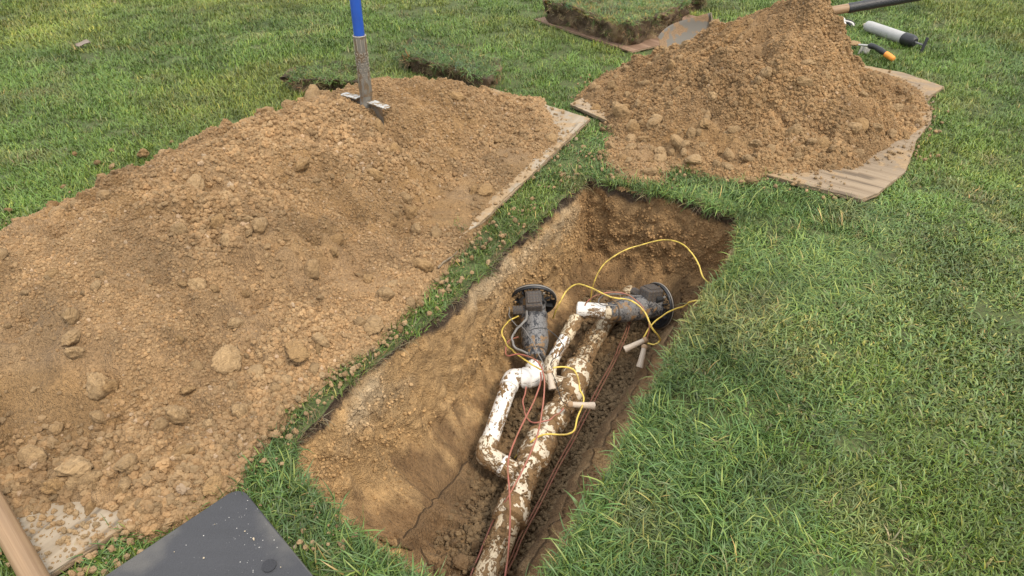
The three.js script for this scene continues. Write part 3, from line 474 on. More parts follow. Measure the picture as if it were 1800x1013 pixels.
// ---------------------------------------------------------------- lifted turf slabs
const TURFSOIL = new THREE.MeshStandardMaterial({ map: soilMap, bumpMap: soilBump, bumpScale: 0.008, roughness: 1, vertexColors: true });
function sod(P, y0, thick, label, seed, dry = 0.1) {
  const t = thing('turf_slab', label, 'turf', 'lifted turf slabs'), Q = densify(P, 0.014), n = Q.length, ROWS = 12, CAP = 5, pos = [], uv = [], col = [], idx = [];
  const cx = P.reduce((s, p) => s + p[0], 0) / P.length, cz = P.reduce((s, p) => s + p[1], 0) / P.length; t.position.set(cx, y0, cz);
  const topY = (x, z) => thick + 0.05 * (fbm(x * 6, z * 6, 3, seed) - 0.5);
  let s = 0;
  for (let i = 0; i <= n; i++) {
    const [x, z] = Q[i % n], l = Math.hypot(x - cx, z - cz), nx = (x - cx) / l, nz = (z - cz) / l; if (i) s += 0.014;
    for (let k = 0; k <= ROWS + CAP; k++) {
      const tt = Math.min(1, k / ROWS), y = topY(x, z) * tt, o = k <= ROWS ? 0.12 * (fbm(s * 11, y * 15, 4, seed + 3) - 0.55) - 0.03 * (1 - tt) + 0.5 * lumps(s, y, 0.035, seed + 5, 0.6) * (1 - 0.6 * tt) : 0, f = k > ROWS ? (k - ROWS) / CAP : 0;
      const X = mix(x + nx * o, cx, f), Z = mix(z + nz * o, cz, f); pos.push(X - cx, f ? topY(X, Z) - 0.004 : y, Z - cz); uv.push(k <= ROWS ? s : X, k <= ROWS ? y : Z);
      const g = 0.7 + 0.7 * fbm(s * 20, y * 30, 3, seed + 7), sandy = sstep(0.55, 0.7, fbm(s * 9, y * 12, 3, seed + 11));
      col.push(...(f ? [0.12, 0.11, 0.05] : [0, 1, 2].map((q) => g * mix([0.12, 0.08, 0.045][q], [0.28, 0.19, 0.105][q], sandy))));
    }
  }
  const w = ROWS + CAP + 1; for (let i = 0; i < n; i++) for (let k = 0; k < w - 1; k++) { const a = i * w + k; idx.push(a, a + 1, a + w, a + 1, a + w + 1, a + w); }
  const G = new THREE.BufferGeometry(); G.setAttribute('position', new THREE.Float32BufferAttribute(pos, 3)); G.setAttribute('uv', new THREE.Float32BufferAttribute(uv, 2)); G.setAttribute('color', new THREE.Float32BufferAttribute(col, 3)); G.setIndex(idx); G.computeVertexNormals();
  part('root_soil', G, TURFSOIL, t);
  let x0 = 9, x1 = -9, z0 = 9, z1 = -9; for (const [x, z] of P) { x0 = Math.min(x0, x); x1 = Math.max(x1, x); z0 = Math.min(z0, z); z1 = Math.max(z1, z); }
  for (let x = x0; x < x1; x += 0.02) for (let z = z0; z < z1; z += 0.02) {
    const X = x + R(-0.01, 0.01), Z = z + R(-0.01, 0.01), d = edgeDist(P, X, Z); if (d < -0.005) continue;
    const c = green(X, Z, 'long').map((v, q) => mix(v, [0.26, 0.21, 0.09][q], rnd() < dry ? 0.6 : 0)), l = Math.hypot(X - cx, Z - cz), e = sstep(0.05, 0, d);
    put(rnd() < 0.45 ? 'long' : 'mown', X - cx, topY(X, Z) - 0.006, Z - cz, R(0.6, 1.0), c, V((X - cx) / l * e * 0.9 + R(-0.3, 0.3), 1, (Z - cz) / l * e * 0.9 + R(-0.3, 0.3)).normalize());
  }
  for (let i = 0; i < n; i++) { const [x, z] = Q[i], l = Math.hypot(x - cx, z - cz), nx = (x - cx) / l, nz = (z - cz) / l; for (let k = 0; k < 2; k++) { const y = thick * R(0.25, 0.95); if (rnd() < 0.55) put('hair', x - cx - nx * 0.004, y, z - cz - nz * 0.004, R(0.5, 1.1), rnd() < 0.75 ? [0.28, 0.22, 0.12] : green(x, z, 'long'), V(nx + R(-0.5, 0.5), R(-1, 0.3), nz + R(-0.5, 0.5)).normalize()); } }
  flush(t, (k) => k === 'hair' ? 'roots' : 'grass_blades');
  return t;
}
sod(SODS.big, 0.018, 0.135, 'large thick turf slab lying on the reddish brown board', 801, 0.3);
sod(SODS.lump, 0.004, 0.11, 'dark turf lump behind the right corner of the large turf slab', 811, 0.2);
sod(SODS.left, 0.0, 0.09, 'turf slab with a broken dark end just right of the blue shovel', 821, 0.05);
sod(SODS.back, 0.0, 0.08, 'turf piece with dark corner left of the blue shovel behind the long heap', 831, 0.05);

// ---------------------------------------------------------------- loose clods lying on the grass
const CLOD_G = [[-0.565,-1.059,0.021],[-0.302,-1.486,0.02],[-0.377,-1.40,0.018],[0.497,-2.80,0.013],[0.451,-2.80,0.014],[-1.856,-2.521,0.011],[-1.712,-2.429,0.014],[-1.635,-2.393,0.014],[-1.624,-2.302,0.018],[-1.742,-2.231,0.009],[-1.716,-2.555,0.01],[-1.549,-2.499,0.024],[-1.415,-2.66,0.009],[-1.497,-2.642,0.009],[-1.84,-2.047,0.012],[0.932,-2.25,0.025],[0.891,-2.25,0.018],[0.374,-2.521,0.014],[0.415,-2.778,0.012],[1.025,-2.231,0.009],[-0.316,-1.38,0.01],[-0.435,-1.20,0.01],[-0.625,-0.719,0.005],[-0.621,-0.695,0.004],[-0.362,-0.763,0.004],[-0.342,-0.725,0.008],[-0.385,-0.713,0.005],[-0.286,-0.665,0.004],[-0.097,-1.80,0.01],[-0.132,-1.74,0.009],[-0.216,-1.55,0.011],[0.01,-1.975,0.009],[-0.273,-1.49,0.012]];
CLOD_G.forEach(([x, z, r], i) => { const size = r > 0.017 ? 'large' : r > 0.0105 ? 'small' : 'tiny', place = x < -1.3 ? 'in the lawn left of the long heap' : x > 0.8 ? 'at the front edge of the right board' : x > 0.3 ? 'in the grass between the right heap and the pit' : z > -0.78 ? 'in the grass beside the black sheet' : x > -0.14 ? 'in the far half of the grass strip along the pit' : 'in the near half of the grass strip along the pit';
  const m = solo('soil_clod', CLODS[(i * 3) % 8], [CLODM, CLODM2, CLODM3][i % 3], size + ' loose tan soil clod ' + place, 'clod', 'loose soil clods ' + place); m.position.set(x, 0.006 + r * 0.8, z); m.scale.setScalar(r); m.rotation.set(R(0, 6), R(0, 6), R(0, 6)); });
{
  const list = [], spot = (x, z, s, n, k = 1) => { for (let i = 0; i < n; i++) { const a = rnd() * 6.28, q = Math.sqrt(-2 * Math.log(1 - rnd() * 0.98)) * s, X = x + Math.cos(a) * q, Z = z + Math.sin(a) * q; if (inPoly(RIM, X, Z) || heapL.dist(X, Z) > 0 || heapR.dist(X, Z) > 0) continue; const on = [BA, BB, BR].some((P) => inPoly(P, X, Z)), r = 0.0015 + 0.007 * Math.pow(rnd(), 3.5); list.push([X, (on ? 0.0285 : R(0.004, 0.02)) + r * 0.5, Z, r, ...tanVar(k)]); } };
  for (let i = 0; i < FL.length; i++) { const [x, z] = FL[i], b = FL[(i + 1) % FL.length]; for (let k = 0; k < 3; k++) spot(mix(x, b[0], k / 3), mix(z, b[1], k / 3), 0.04, 26); }
  for (let i = 0; i < FR.length; i++) { const [x, z] = FR[i], b = FR[(i + 1) % FR.length]; for (let k = 0; k < 3; k++) spot(mix(x, b[0], k / 3), mix(z, b[1], k / 3), 0.04, 22); }
  for (const [x, z] of FP) spot(x, z, 0.04, 40);
  for (const [x, z, n] of [[-0.43, -1.18, 60], [-0.33, -1.34, 60], [-0.2, -1.58, 60], [-0.07, -1.82, 70], [0.06, -2.03, 60], [0.2, -2.3, 70], [0.32, -2.5, 80], [-0.83, -0.72, 120], [-0.92, -0.72, 120], [-0.86, -0.68, 60], [-0.37, -0.72, 30], [-0.36, -0.76, 25], [-0.5, -0.95, 50], [1.7, -2.5, 40], [1.2, -2.22, 50], [1.05, -2.3, 40]]) spot(x, z, 0.05, n);
  const g = stuffGroup('scattered_crumbs', 'tan soil crumbs scattered over grass and boards round the heaps', 'soil crumbs'); crumbMass(list, g, 'crumbs');
}

// ---------------------------------------------------------------- pipework in the pit
{
  const t = thing('irrigation_pipe', 'muddy white plastic irrigation pipe with tees and swing joints along the pit', 'pipe');
  const C = [[-0.13, -0.37, -0.70], [-0.061, -0.37, -0.873], [-0.027, -0.372, -0.966], [-0.005, -0.375, -1.035], [0.042, -0.379, -1.193], [0.08, -0.382, -1.283], [0.125, -0.385, -1.385], [0.191, -0.388, -1.504], [0.224, -0.391, -1.608], [0.305, -0.395, -1.795], [0.419, -0.40, -1.997], [0.52, -0.43, -2.17]].map(A3);
  const main = new THREE.CatmullRomCurve3(C, false, 'centripetal'), P = (u) => main.getPointAt(u), r = 0.034;
  const seg = (a, b, n = 20) => [...Array(n + 1)].map((_, i) => P(mix(a, b, i / n)));
  const uAt = (z) => { let best = 0, e = 9; for (let i = 0; i <= 400; i++) { const d = Math.abs(P(i / 400).z - z); if (d < e) { e = d; best = i / 400; } } return best; };
  const U = uAt;
  const fit = (z1, z2, rr, mat, name = 'coupling') => { const a = U(z1), b = U(z2), S = seg(a, b, 14); return part(name, sweep(S, S.map((_, i) => { const q = Math.min(i, 14 - i); return q === 0 ? r + 0.001 : q === 1 ? rr - 0.0025 : rr; }), 28), mat, t); };
  part('pipe', sweep(seg(0, U(-1.03), 24), r, 28), PVC_TAN, t, 'mud streaked tan near pipe length');
  fit(-1.02, -1.085, 0.0475, PVC_DIRTY);
  fit(-1.075, -1.24, 0.0405, PVC_DIRTY, 'tee');
  fit(-1.225, -1.325, 0.0500, PVC_DIRTY);
  part('pipe', sweep(seg(U(-1.31), U(-1.40), 10), 0.034, 28), PVC_DIRTY, t);
  fit(-1.375, -1.43, 0.0465, PVC_DIRTY);
  fit(-1.42, -1.50, 0.038, PVC_DIRTY, 'tee');
  fit(-1.485, -1.585, 0.0465, PVC_DIRTY, 'tee');
  fit(-1.565, -1.645, 0.0505, PVC_DIRTY);
  part('pipe', sweep(seg(U(-1.63), 1, 24), 0.033, 28), PVC_TAN, t, 'tan far pipe length running under the right sprinkler');
  // near branch: tee outlet, elbow, riser, elbow, up to the left sprinkler
  const b0 = P(U(-1.17)), e1 = V(-0.082, -0.36, -1.238), e2 = V(0.0, -0.325, -1.528), e3 = V(0.071, -0.318, -1.520), e4 = V(0.081, -0.298, -1.60);
  part('branch', sweep(rounded([b0, b0.clone().lerp(e1, 0.5)], 0.01), 0.031, 24), PVC_DIRTY, t);
  part('branch_ring', collar(b0.clone().lerp(e1, 0.46), b0.clone().lerp(e1, 0.56), 0.0325, 0.002), PVC_WHITE, t, 'clean white ring on the tee outlet');
  part('elbow', sweep(rounded([b0.clone().lerp(e1, 0.56), e1, e1.clone().lerp(e2, 0.16)], 0.014, 5), 0.0315, 24), PVC_DIRTY, t);
  part('riser', sweep([e1.clone().lerp(e2, 0.13), e1.clone().lerp(e2, 0.5), e1.clone().lerp(e2, 0.9)], 0.0275, 24), PVC_WHITE, t, 'clean white pipe length slanting up to the left sprinkler');
  part('elbow', sweep(rounded([e1.clone().lerp(e2, 0.86), e2, e2.clone().lerp(e3, 0.5)], 0.014, 5), 0.0315, 24), PVC_WHITE, t);
  part('coupling', collar(e2.clone().lerp(e3, 0.46), e2.clone().lerp(e3, 0.98), 0.0355, 0.005), PVC_WHITE, t);
  part('elbow', sweep(rounded([e2.clone().lerp(e3, 0.8), e3, e3.clone().lerp(e4, 0.62)], 0.014, 5), 0.032, 24), PVC_WHITE, t);
  // far branch: pipe from the second tee to the right sprinkler
  const f0 = P(U(-1.55)), f1 = V(0.130, -0.345, -1.61), f2 = V(0.236, -0.292, -1.80), f3 = V(0.236, -0.272, -1.826), f4 = V(0.346, -0.268, -1.806);
  part('branch', sweep(rounded([f0, V(0.125, -0.365, -1.55), f1, f1.clone().lerp(f2, 0.1)], 0.016, 5), 0.026, 24), PVC_DIRTY, t);
  part('riser', sweep([f1, f1.clone().lerp(f2, 0.5), f1.clone().lerp(f2, 0.7)], 0.0215, 24), PVC_WHITE, t, 'white pipe length slanting up to the right sprinkler');
  part('elbow', collar(f1.clone().lerp(f2, 0.55), f2, 0.0255, 0.005), PVC_TAN, t, 'tan muddy fitting at the top of the slanting pipe');
  part('coupling', collar(f3, f4.clone().lerp(f3, -0.10), 0.0285, 0.007), PVC_WHITE, t, 'short level white stub into the right sprinkler');
  part('caked_mud', collar(f3.clone().lerp(f4, 0.93), f4.clone().lerp(f3, -0.16), 0.0315, 0.004), PVC_TAN, t);
  // mud caked on with its own thickness: a skin that stands out of the pipe where it is thick and sinks into it elsewhere
  const crust = (path, radius, cover, seed, up = 0.02) => {
    const n = path.length, RAD = 44, pos = [], uv = [], idx = []; let s = 0;
    for (let i = 0; i < n; i++) {
      const T = path[Math.min(n - 1, i + 1)].clone().sub(path[Math.max(0, i - 1)]).normalize(), S = T.clone().cross(V(0, 1, 0)).normalize(), B = S.clone().cross(T); if (i) s += path[i].distanceTo(path[i - 1]);
      for (let k = 0; k <= RAD; k++) { const a = k / RAD * 6.2832, ca = Math.cos(a), sa = Math.sin(a), rr = radius(i), q = 0.5 * fbm3(ca * 1.6 + 7, sa * 1.6 + 7, s * 22, 3, seed) + 0.5 * fbm3(ca * 5 + 9, sa * 5 + 9, s * 95, 3, seed + 3), h = Math.min(0.0032, (q - 1 + cover + up * ca) * 0.045); const o = rr + Math.max(-0.006, h); pos.push(path[i].x + (B.x * ca + S.x * sa) * o, path[i].y + (B.y * ca + S.y * sa) * o, path[i].z + (B.z * ca + S.z * sa) * o); uv.push(a * 0.04, s); }
    }
    const w = RAD + 1; for (let i = 0; i < n - 1; i++) for (let k = 0; k < RAD; k++) { const a = i * w + k; idx.push(a, a + 1, a + w, a + 1, a + w + 1, a + w); }
    const g = new THREE.BufferGeometry(); g.setAttribute('position', new THREE.Float32BufferAttribute(pos, 3)); g.setAttribute('uv', new THREE.Float32BufferAttribute(uv, 2)); g.setIndex(idx); g.computeVertexNormals(); return g;
  };
  const MUD = new THREE.MeshStandardMaterial({ map: soilMap, bumpMap: soilBump, bumpScale: 0.004, roughness: 0.95, color: new THREE.Color().setRGB(0.30, 0.187, 0.088) });
  const steps = [[-0.6, 0.034], [-1.02, 0.034], [-1.022, 0.0475], [-1.085, 0.0475], [-1.087, 0.0405], [-1.224, 0.0405], [-1.226, 0.0500], [-1.325, 0.0500], [-1.327, 0.034], [-1.374, 0.034], [-1.376, 0.0465], [-1.43, 0.0465], [-1.432, 0.038], [-1.484, 0.038], [-1.486, 0.0465], [-1.565, 0.0465], [-1.567, 0.0505], [-1.645, 0.0505], [-1.647, 0.033], [-3, 0.033]];
  const rAt = (z) => { for (let i = 1; i < steps.length; i++) if (z >= steps[i][0]) { const [z0, r0] = steps[i - 1], [z1, r1] = steps[i]; return mix(r0, r1, (z0 - z) / (z0 - z1)); } return 0.033; };
  const mp = seg(0.02, 0.99, 420); part('caked_mud', crust(mp, (i) => rAt(mp[i].z), 0.447, 971, 0.04), MUD, t, 'brown mud dried on the long pipe');
  const rp = [...Array(120)].map((_, i) => e1.clone().lerp(e2, i / 119)); part('caked_mud', crust(rp, (i) => i < 18 || i > 105 ? 0.0315 : 0.0275, 0.392, 973, 0.02), MUD, t, 'brown mud specks on the near riser');
  const bp = [...Array(60)].map((_, i) => b0.clone().lerp(e1, 0.1 + 0.9 * i / 59)); part('caked_mud', crust(bp, () => 0.0315, 0.43, 975, 0.02), MUD, t, 'brown mud on the tee outlet');
  const fp = [...Array(90)].map((_, i) => f1.clone().lerp(f2, i / 89)); part('caked_mud', crust(fp, (i) => i < 52 ? 0.0215 : 0.0255, 0.43, 977, 0.03), MUD, t, 'brown mud on the slanting pipe');
  // mud lumps sitting along the top of the pipe
  const list = []; for (let i = 0; i < 1500; i++) { const u = R(0.06, 0.92), a = P(u); if (fbm(u * 40, 3, 3, 901) < 0.5) continue; const th = R(-0.95, 0.95), T = main.getTangentAt(u), S = T.clone().cross(V(0, 1, 0)).normalize(), k = R(0.3, 0.6); const q = a.clone().addScaledVector(S, Math.sin(th) * 0.042).add(V(0, Math.cos(th) * 0.042, 0)); list.push([q.x, q.y, q.z, R(0.001, 0.0045), 0.38 * k, 0.235 * k, 0.11 * k]); }
  crumbMass(list, t, 'mud_crumbs');
}

// ---------------------------------------------------------------- sprinkler heads: built upright, then laid over
const LATHE = (pts, seg = 40) => { const g = new THREE.LatheGeometry(pts.map(([x, y]) => new THREE.Vector2(x, y)), seg); const p = g.attributes.position, uv = g.attributes.uv; for (let i = 0; i < p.count; i++) uv.setXY(i, uv.getX(i) * 0.28, p.getY(i) + Math.hypot(p.getX(i), p.getZ(i))); return g; };
function sprinkler(base, top, label, faceUp, roll) {
  const t = thing('sprinkler_head', label, 'sprinkler', 'pop up sprinkler heads in the pit'), L = base.distanceTo(top), y = top.clone().sub(base).normalize();
  const z = faceUp.clone().sub(y.clone().multiplyScalar(faceUp.dot(y))).normalize().applyAxisAngle(y, roll), x = y.clone().cross(z);
  t.position.copy(base); t.quaternion.setFromRotationMatrix(new THREE.Matrix4().makeBasis(x, y, z));
  part('body', LATHE([[0, -0.012], [0.030, -0.012], [0.034, -0.004], [0.034, 0.022], [0.040, 0.026], [0.0445, 0.05], [0.047, 0.06], [0.048, L * 0.62], [0.0505, L * 0.66], [0.0505, L * 0.72], [0.046, L * 0.74], [0.046, L * 0.9], [0.050, L * 0.955], [0.052, L]]), BLACK, t);
  const f = part('flange', LATHE([[0.04, L - 0.002], [0.078, L - 0.001], [0.080, L - 0.010], [0.0855, L - 0.010], [0.087, L - 0.004], [0.087, L + 0.006], [0.084, L + 0.010], [0.0, L + 0.012]], 56), BLACK_CLEAN, t, 'round black top plate seen from below');
  part('rim', new THREE.TorusGeometry(0.0862, 0.0022, 10, 64).rotateX(Math.PI / 2).translate(0, L + 0.002, 0), PLAIN(0.30, 0.27, 0.23, 0.6), f, 'dusty grey rim');
  for (let k = 0; k < 8; k++) { const a = k / 8 * 6.283 + 0.3; part('rib', new RoundedBoxGeometry(0.026, 0.018, 0.004, 1, 0.001).translate(0.062, L - 0.010, 0).rotateY(a), BLACK_CLEAN, f); }
  for (let k = 0; k < 3; k++) { const a = k * 2.1 + 0.9; part('screw', new THREE.CylinderGeometry(0.005, 0.005, 0.008, 12).translate(Math.cos(a) * 0.066, L - 0.008, Math.sin(a) * 0.066), PLAIN(0.4, 0.38, 0.34, 0.4), f); }
  const box = part('valve_box', new RoundedBoxGeometry(0.058, 0.072, 0.056, 3, 0.008).translate(0.004, L * 0.80, 0.050), BLACK, t);
  part('lid', new RoundedBoxGeometry(0.044, 0.05, 0.008, 2, 0.003).translate(0.004, L * 0.80, 0.080), BLACK, box);
  part('solenoid', new THREE.CylinderGeometry(0.0165, 0.0175, 0.045, 24).rotateZ(Math.PI / 2).translate(-0.048, L * 0.72, 0.036), BLACK, t);
  part('pressure_knob', new THREE.CylinderGeometry(0.011, 0.013, 0.03, 16).translate(0.030, L * 0.88, 0.040), BLACK_CLEAN, t);
  part('base_ring', new THREE.TorusGeometry(0.0345, 0.003, 8, 36).rotateX(Math.PI / 2).translate(0, 0.018, 0), BLACK, t);
  // soil lodged in the flange and on the body
  const list = []; for (let i = 0; i < 260; i++) { const a = R(0.2, 2.6), q = R(0.05, 0.08), k = R(0.45, 0.8); list.push([Math.cos(a) * q, L - 0.006 - R(0, 0.004), Math.sin(a) * q, R(0.001, 0.004), 0.4 * k, 0.26 * k, 0.13 * k]); }
  crumbMass(list, t, 'soil_crumbs');
  return t;
}
sprinkler(V(0.081, -0.295, -1.598), V(0.074, -0.236, -1.83), 'black sprinkler head at the left wall with its round plate facing away', V(-0.05, 0.9, 0.45), 0);
sprinkler(V(0.352, -0.268, -1.805), V(0.548, -0.318, -1.905), 'dusty sprinkler head lying on its side over the far pipe end', V(-0.1, 0.9, -0.25), 0.1);
const WIRE={
Y1:[[0.80,-0.17,-1.79],[0.72,-0.15,-1.79],[0.669,-0.12,-1.806],[0.659,-0.1,-1.864],[0.649,-0.1,-1.936],[0.631,-0.12,-2.031],[0.584,-0.15,-2.101],[0.513,-0.18,-2.115],[0.434,-0.2,-2.097],[0.361,-0.24,-2.064],[0.324,-0.3,-2.033],[0.316,-0.4,-2.034],[0.314,-0.44,-2.029]],
Y2:[[0.152,-0.33,-1.842],[0.162,-0.28,-1.831],[0.176,-0.25,-1.843],[0.208,-0.22,-1.879],[0.239,-0.2,-1.88],[0.276,-0.19,-1.85],[0.348,-0.18,-1.777],[0.415,-0.18,-1.754],[0.454,-0.19,-1.707],[0.473,-0.22,-1.664],[0.503,-0.26,-1.66],[0.515,-0.29,-1.671],[0.494,-0.3,-1.664],[0.471,-0.3,-1.67]],
Y3:[[0.464,-0.3,-1.7],[0.484,-0.27,-1.723],[0.519,-0.24,-1.74],[0.561,-0.2,-1.732],[0.582,-0.15,-1.691],[0.591,-0.1,-1.65],[0.64,-0.085,-1.64],[0.70,-0.09,-1.65]],
Y4:[[0.023,-0.2,-1.698],[-0.01,-0.22,-1.694],[-0.033,-0.25,-1.676],[-0.019,-0.27,-1.634],[0.01,-0.27,-1.591],[0.046,-0.25,-1.529],[0.094,-0.24,-1.479]],
Y5:[[0.131,-0.24,-1.489],[0.164,-0.24,-1.494],[0.192,-0.25,-1.494],[0.21,-0.27,-1.471],[0.217,-0.29,-1.44],[0.227,-0.29,-1.403],[0.197,-0.28,-1.313],[0.183,-0.29,-1.27],[0.144,-0.3,-1.264],[0.085,-0.31,-1.27],[0.031,-0.36,-1.259],[0.009,-0.42,-1.275]],
R2:[[0.259,-0.26,-1.806],[0.266,-0.24,-1.814],[0.285,-0.21,-1.815],[0.334,-0.19,-1.816],[0.393,-0.185,-1.806],[0.436,-0.185,-1.761],[0.463,-0.21,-1.722],[0.472,-0.24,-1.688],[0.473,-0.29,-1.688]],
RA:[[0.023,-0.25,-1.649],[-0.014,-0.27,-1.648],[-0.021,-0.28,-1.608],[-0.015,-0.27,-1.574],[0.019,-0.25,-1.561],[0.055,-0.23,-1.529],[0.087,-0.22,-1.484],[0.1,-0.22,-1.421],[0.099,-0.24,-1.38],[0.079,-0.28,-1.266],[0.051,-0.29,-1.183],[0.026,-0.3,-1.126],[-0.016,-0.33,-1.06],[-0.06,-0.4,-1.026],[-0.092,-0.42,-0.945],[-0.11,-0.42,-0.89],[-0.123,-0.42,-0.822]],
RB:[[0.091,-0.22,-1.446],[0.089,-0.24,-1.423],[0.061,-0.27,-1.354],[0.013,-0.29,-1.243],[-0.01,-0.29,-1.155],[-0.006,-0.3,-1.075],[-0.006,-0.31,-0.96],[-0.015,-0.315,-0.842],[-0.02,-0.32,-0.785]],
RC:[[0.046,-0.29,-1.453],[0.036,-0.32,-1.4],[0.055,-0.325,-1.341],[0.096,-0.315,-1.328],[0.141,-0.31,-1.355],[0.161,-0.3,-1.372]],
RD1:[[0.447,-0.36,-1.878],[0.397,-0.385,-1.761],[0.379,-0.395,-1.726],[0.239,-0.395,-1.439],[0.156,-0.395,-1.27],[0.056,-0.395,-1.062],[0.012,-0.395,-0.968],[-0.022,-0.395,-0.884]],
RD2:[[0.45,-0.36,-1.872],[0.408,-0.38,-1.756],[0.385,-0.39,-1.715],[0.25,-0.385,-1.43],[0.161,-0.385,-1.254],[0.065,-0.39,-1.059],[0.021,-0.395,-0.968],[-0.013,-0.395,-0.884]],
K1:[[-0.01,-0.2,-1.748],[-0.008,-0.2,-1.695],[0.012,-0.21,-1.662],[0.034,-0.2,-1.641],[0.065,-0.2,-1.57],[0.082,-0.21,-1.526],[0.105,-0.23,-1.481]],
K2:[[0.066,-0.19,-1.621],[0.094,-0.18,-1.612],[0.128,-0.19,-1.609],[0.16,-0.22,-1.592],[0.171,-0.24,-1.581],[0.158,-0.25,-1.564],[0.13,-0.25,-1.529],[0.124,-0.24,-1.489]],
K3:[[0.051,-0.2,-1.722],[0.042,-0.19,-1.659],[0.015,-0.21,-1.638],[0,-0.23,-1.618],[0.01,-0.25,-1.597],[0.053,-0.25,-1.564]],
K4:[[0.128,-0.26,-1.486],[0.147,-0.3,-1.462],[0.154,-0.31,-1.422],[0.172,-0.29,-1.368]],
K5:[[0.378,-0.24,-1.804],[0.315,-0.23,-1.801],[0.313,-0.22,-1.822],[0.335,-0.2,-1.819],[0.394,-0.19,-1.809],[0.448,-0.22,-1.838]],
C1:[[0.117,-0.24,-1.466],[0.127,-0.27,-1.421]],
C2:[[0.466,-0.3,-1.688],[0.395,-0.33,-1.671]],
C3:[[0.458,-0.3,-1.652],[0.439,-0.35,-1.603]],
C4:[[0.181,-0.285,-1.372],[0.257,-0.3,-1.379]],
};
{
  const stained = (c, amt, rough) => new THREE.MeshPhysicalMaterial({ roughness: rough, map: colourTex(256, (u, v) => { const m = sstep(0.56 - amt, 0.64 - amt, fbm(u * 6, v * 24, 4, 141, 6)), k = 0.85 + 0.3 * n2(u * 40, v * 90, 143, 40); return [0, 1, 2].map((i) => mix(c[i] * k, [0.24, 0.15, 0.07][i], m * 0.6)); }, 2) });
  const yellow = stained([0.74, 0.56, 0.11], -0.02, 0.5), red = stained([0.42, 0.15, 0.11], 0.03, 0.55), redDark = stained([0.22, 0.08, 0.055], 0.08, 0.65), grey = PLAIN(0.20, 0.19, 0.175, 0.6), dark = PLAIN(0.035, 0.035, 0.035, 0.5), beige = PLAIN(0.56, 0.47, 0.37, 0.5, { bumpMap: soilBump, bumpScale: 0.001 });
  const kink = (L, s) => L.map((p, i) => p.clone().add(V(0.004 * (n2(i * 0.12, s, 1) - 0.5), 0.003 * (n2(i * 0.12, s, 2) - 0.5), 0.004 * (n2(i * 0.12, s, 3) - 0.5))));
  const wire = (key, r, mat, label, n = 110) => solo('wire', sweep(kink(curve(WIRE[key].map(A3), n), key.charCodeAt(0) * 3 + key.charCodeAt(1)), r, 8), mat, label, 'wire', 'wires in the pit');
  wire('Y1', 0.0028, yellow, 'yellow wire arching high along the far wall of the pit');
  wire('Y2', 0.003, yellow, 'yellow wire looping over the right sprinkler body to a beige connector');
  wire('Y3', 0.0028, yellow, 'short yellow wire from the right beige connectors to the grass rim');
  wire('Y4', 0.0028, yellow, 'yellow wire curling round the left side of the left sprinkler');
  wire('Y5', 0.0028, yellow, 'yellow wire hanging over the muddy tee in the middle of the pipe');
  wire('R2', 0.0024, red, 'red wire arching over the right sprinkler beside the yellow one');
  wire('RA', 0.0026, red, 'long red wire from the left sprinkler down the left of the near pipe');
  wire('RB', 0.0026, red, 'long red wire lying on top of the near pipe end');
  wire('RC', 0.0024, red, 'short red wire loop left of the middle tee');
  wire('RD1', 0.0024, redDark, 'dark red wire on the floor nearest the right side of the pipe');
  wire('RD2', 0.0024, redDark, 'dark red wire on the floor, outer one of the pair right of the pipe');
  wire('K1', 0.0016, grey, 'thin grey wire crossing the front of the left sprinkler body');
  wire('K2', 0.0014, dark, 'thin dark wire loop between the left sprinkler and the white riser');
  wire('K3', 0.0042, grey, 'thick dusty grey tube bent down the left sprinkler body');
  wire('K4', 0.0014, dark, 'thin dark wire running down to the middle connector');
  wire('K5', 0.0022, grey, 'grey wire bent over the base of the right sprinkler');
  const conn = (key, label) => {
    const [a, b] = WIRE[key].map(A3), t = thing('wire_connector', label, 'connector', 'wire connectors in the pit'); t.position.copy(a); const d = b.clone().sub(a);
    part('tube', sweep([0, 0.06, 0.2, 0.75, 0.95, 1].map((q) => d.clone().multiplyScalar(q)), [0.0075, 0.0088, 0.009, 0.0105, 0.0125, 0.0115], 18), beige, t);
    part('cap', sweep([d.clone().multiplyScalar(-0.12), d.clone().multiplyScalar(-0.05), d.clone().multiplyScalar(0.06)], [0.006, 0.011, 0.0105], 14), PLAIN(0.36, 0.24, 0.14, 0.9), t, 'muddy cap');
  };
  conn('C1', 'flat beige wire connector hanging below the left sprinkler'); conn('C2', 'beige wire connector with flared end pointing left of the right wall'); conn('C3', 'narrow beige wire connector leaning on the right wall'); conn('C4', 'grey beige wire connector lying across the middle of the pipe');
}

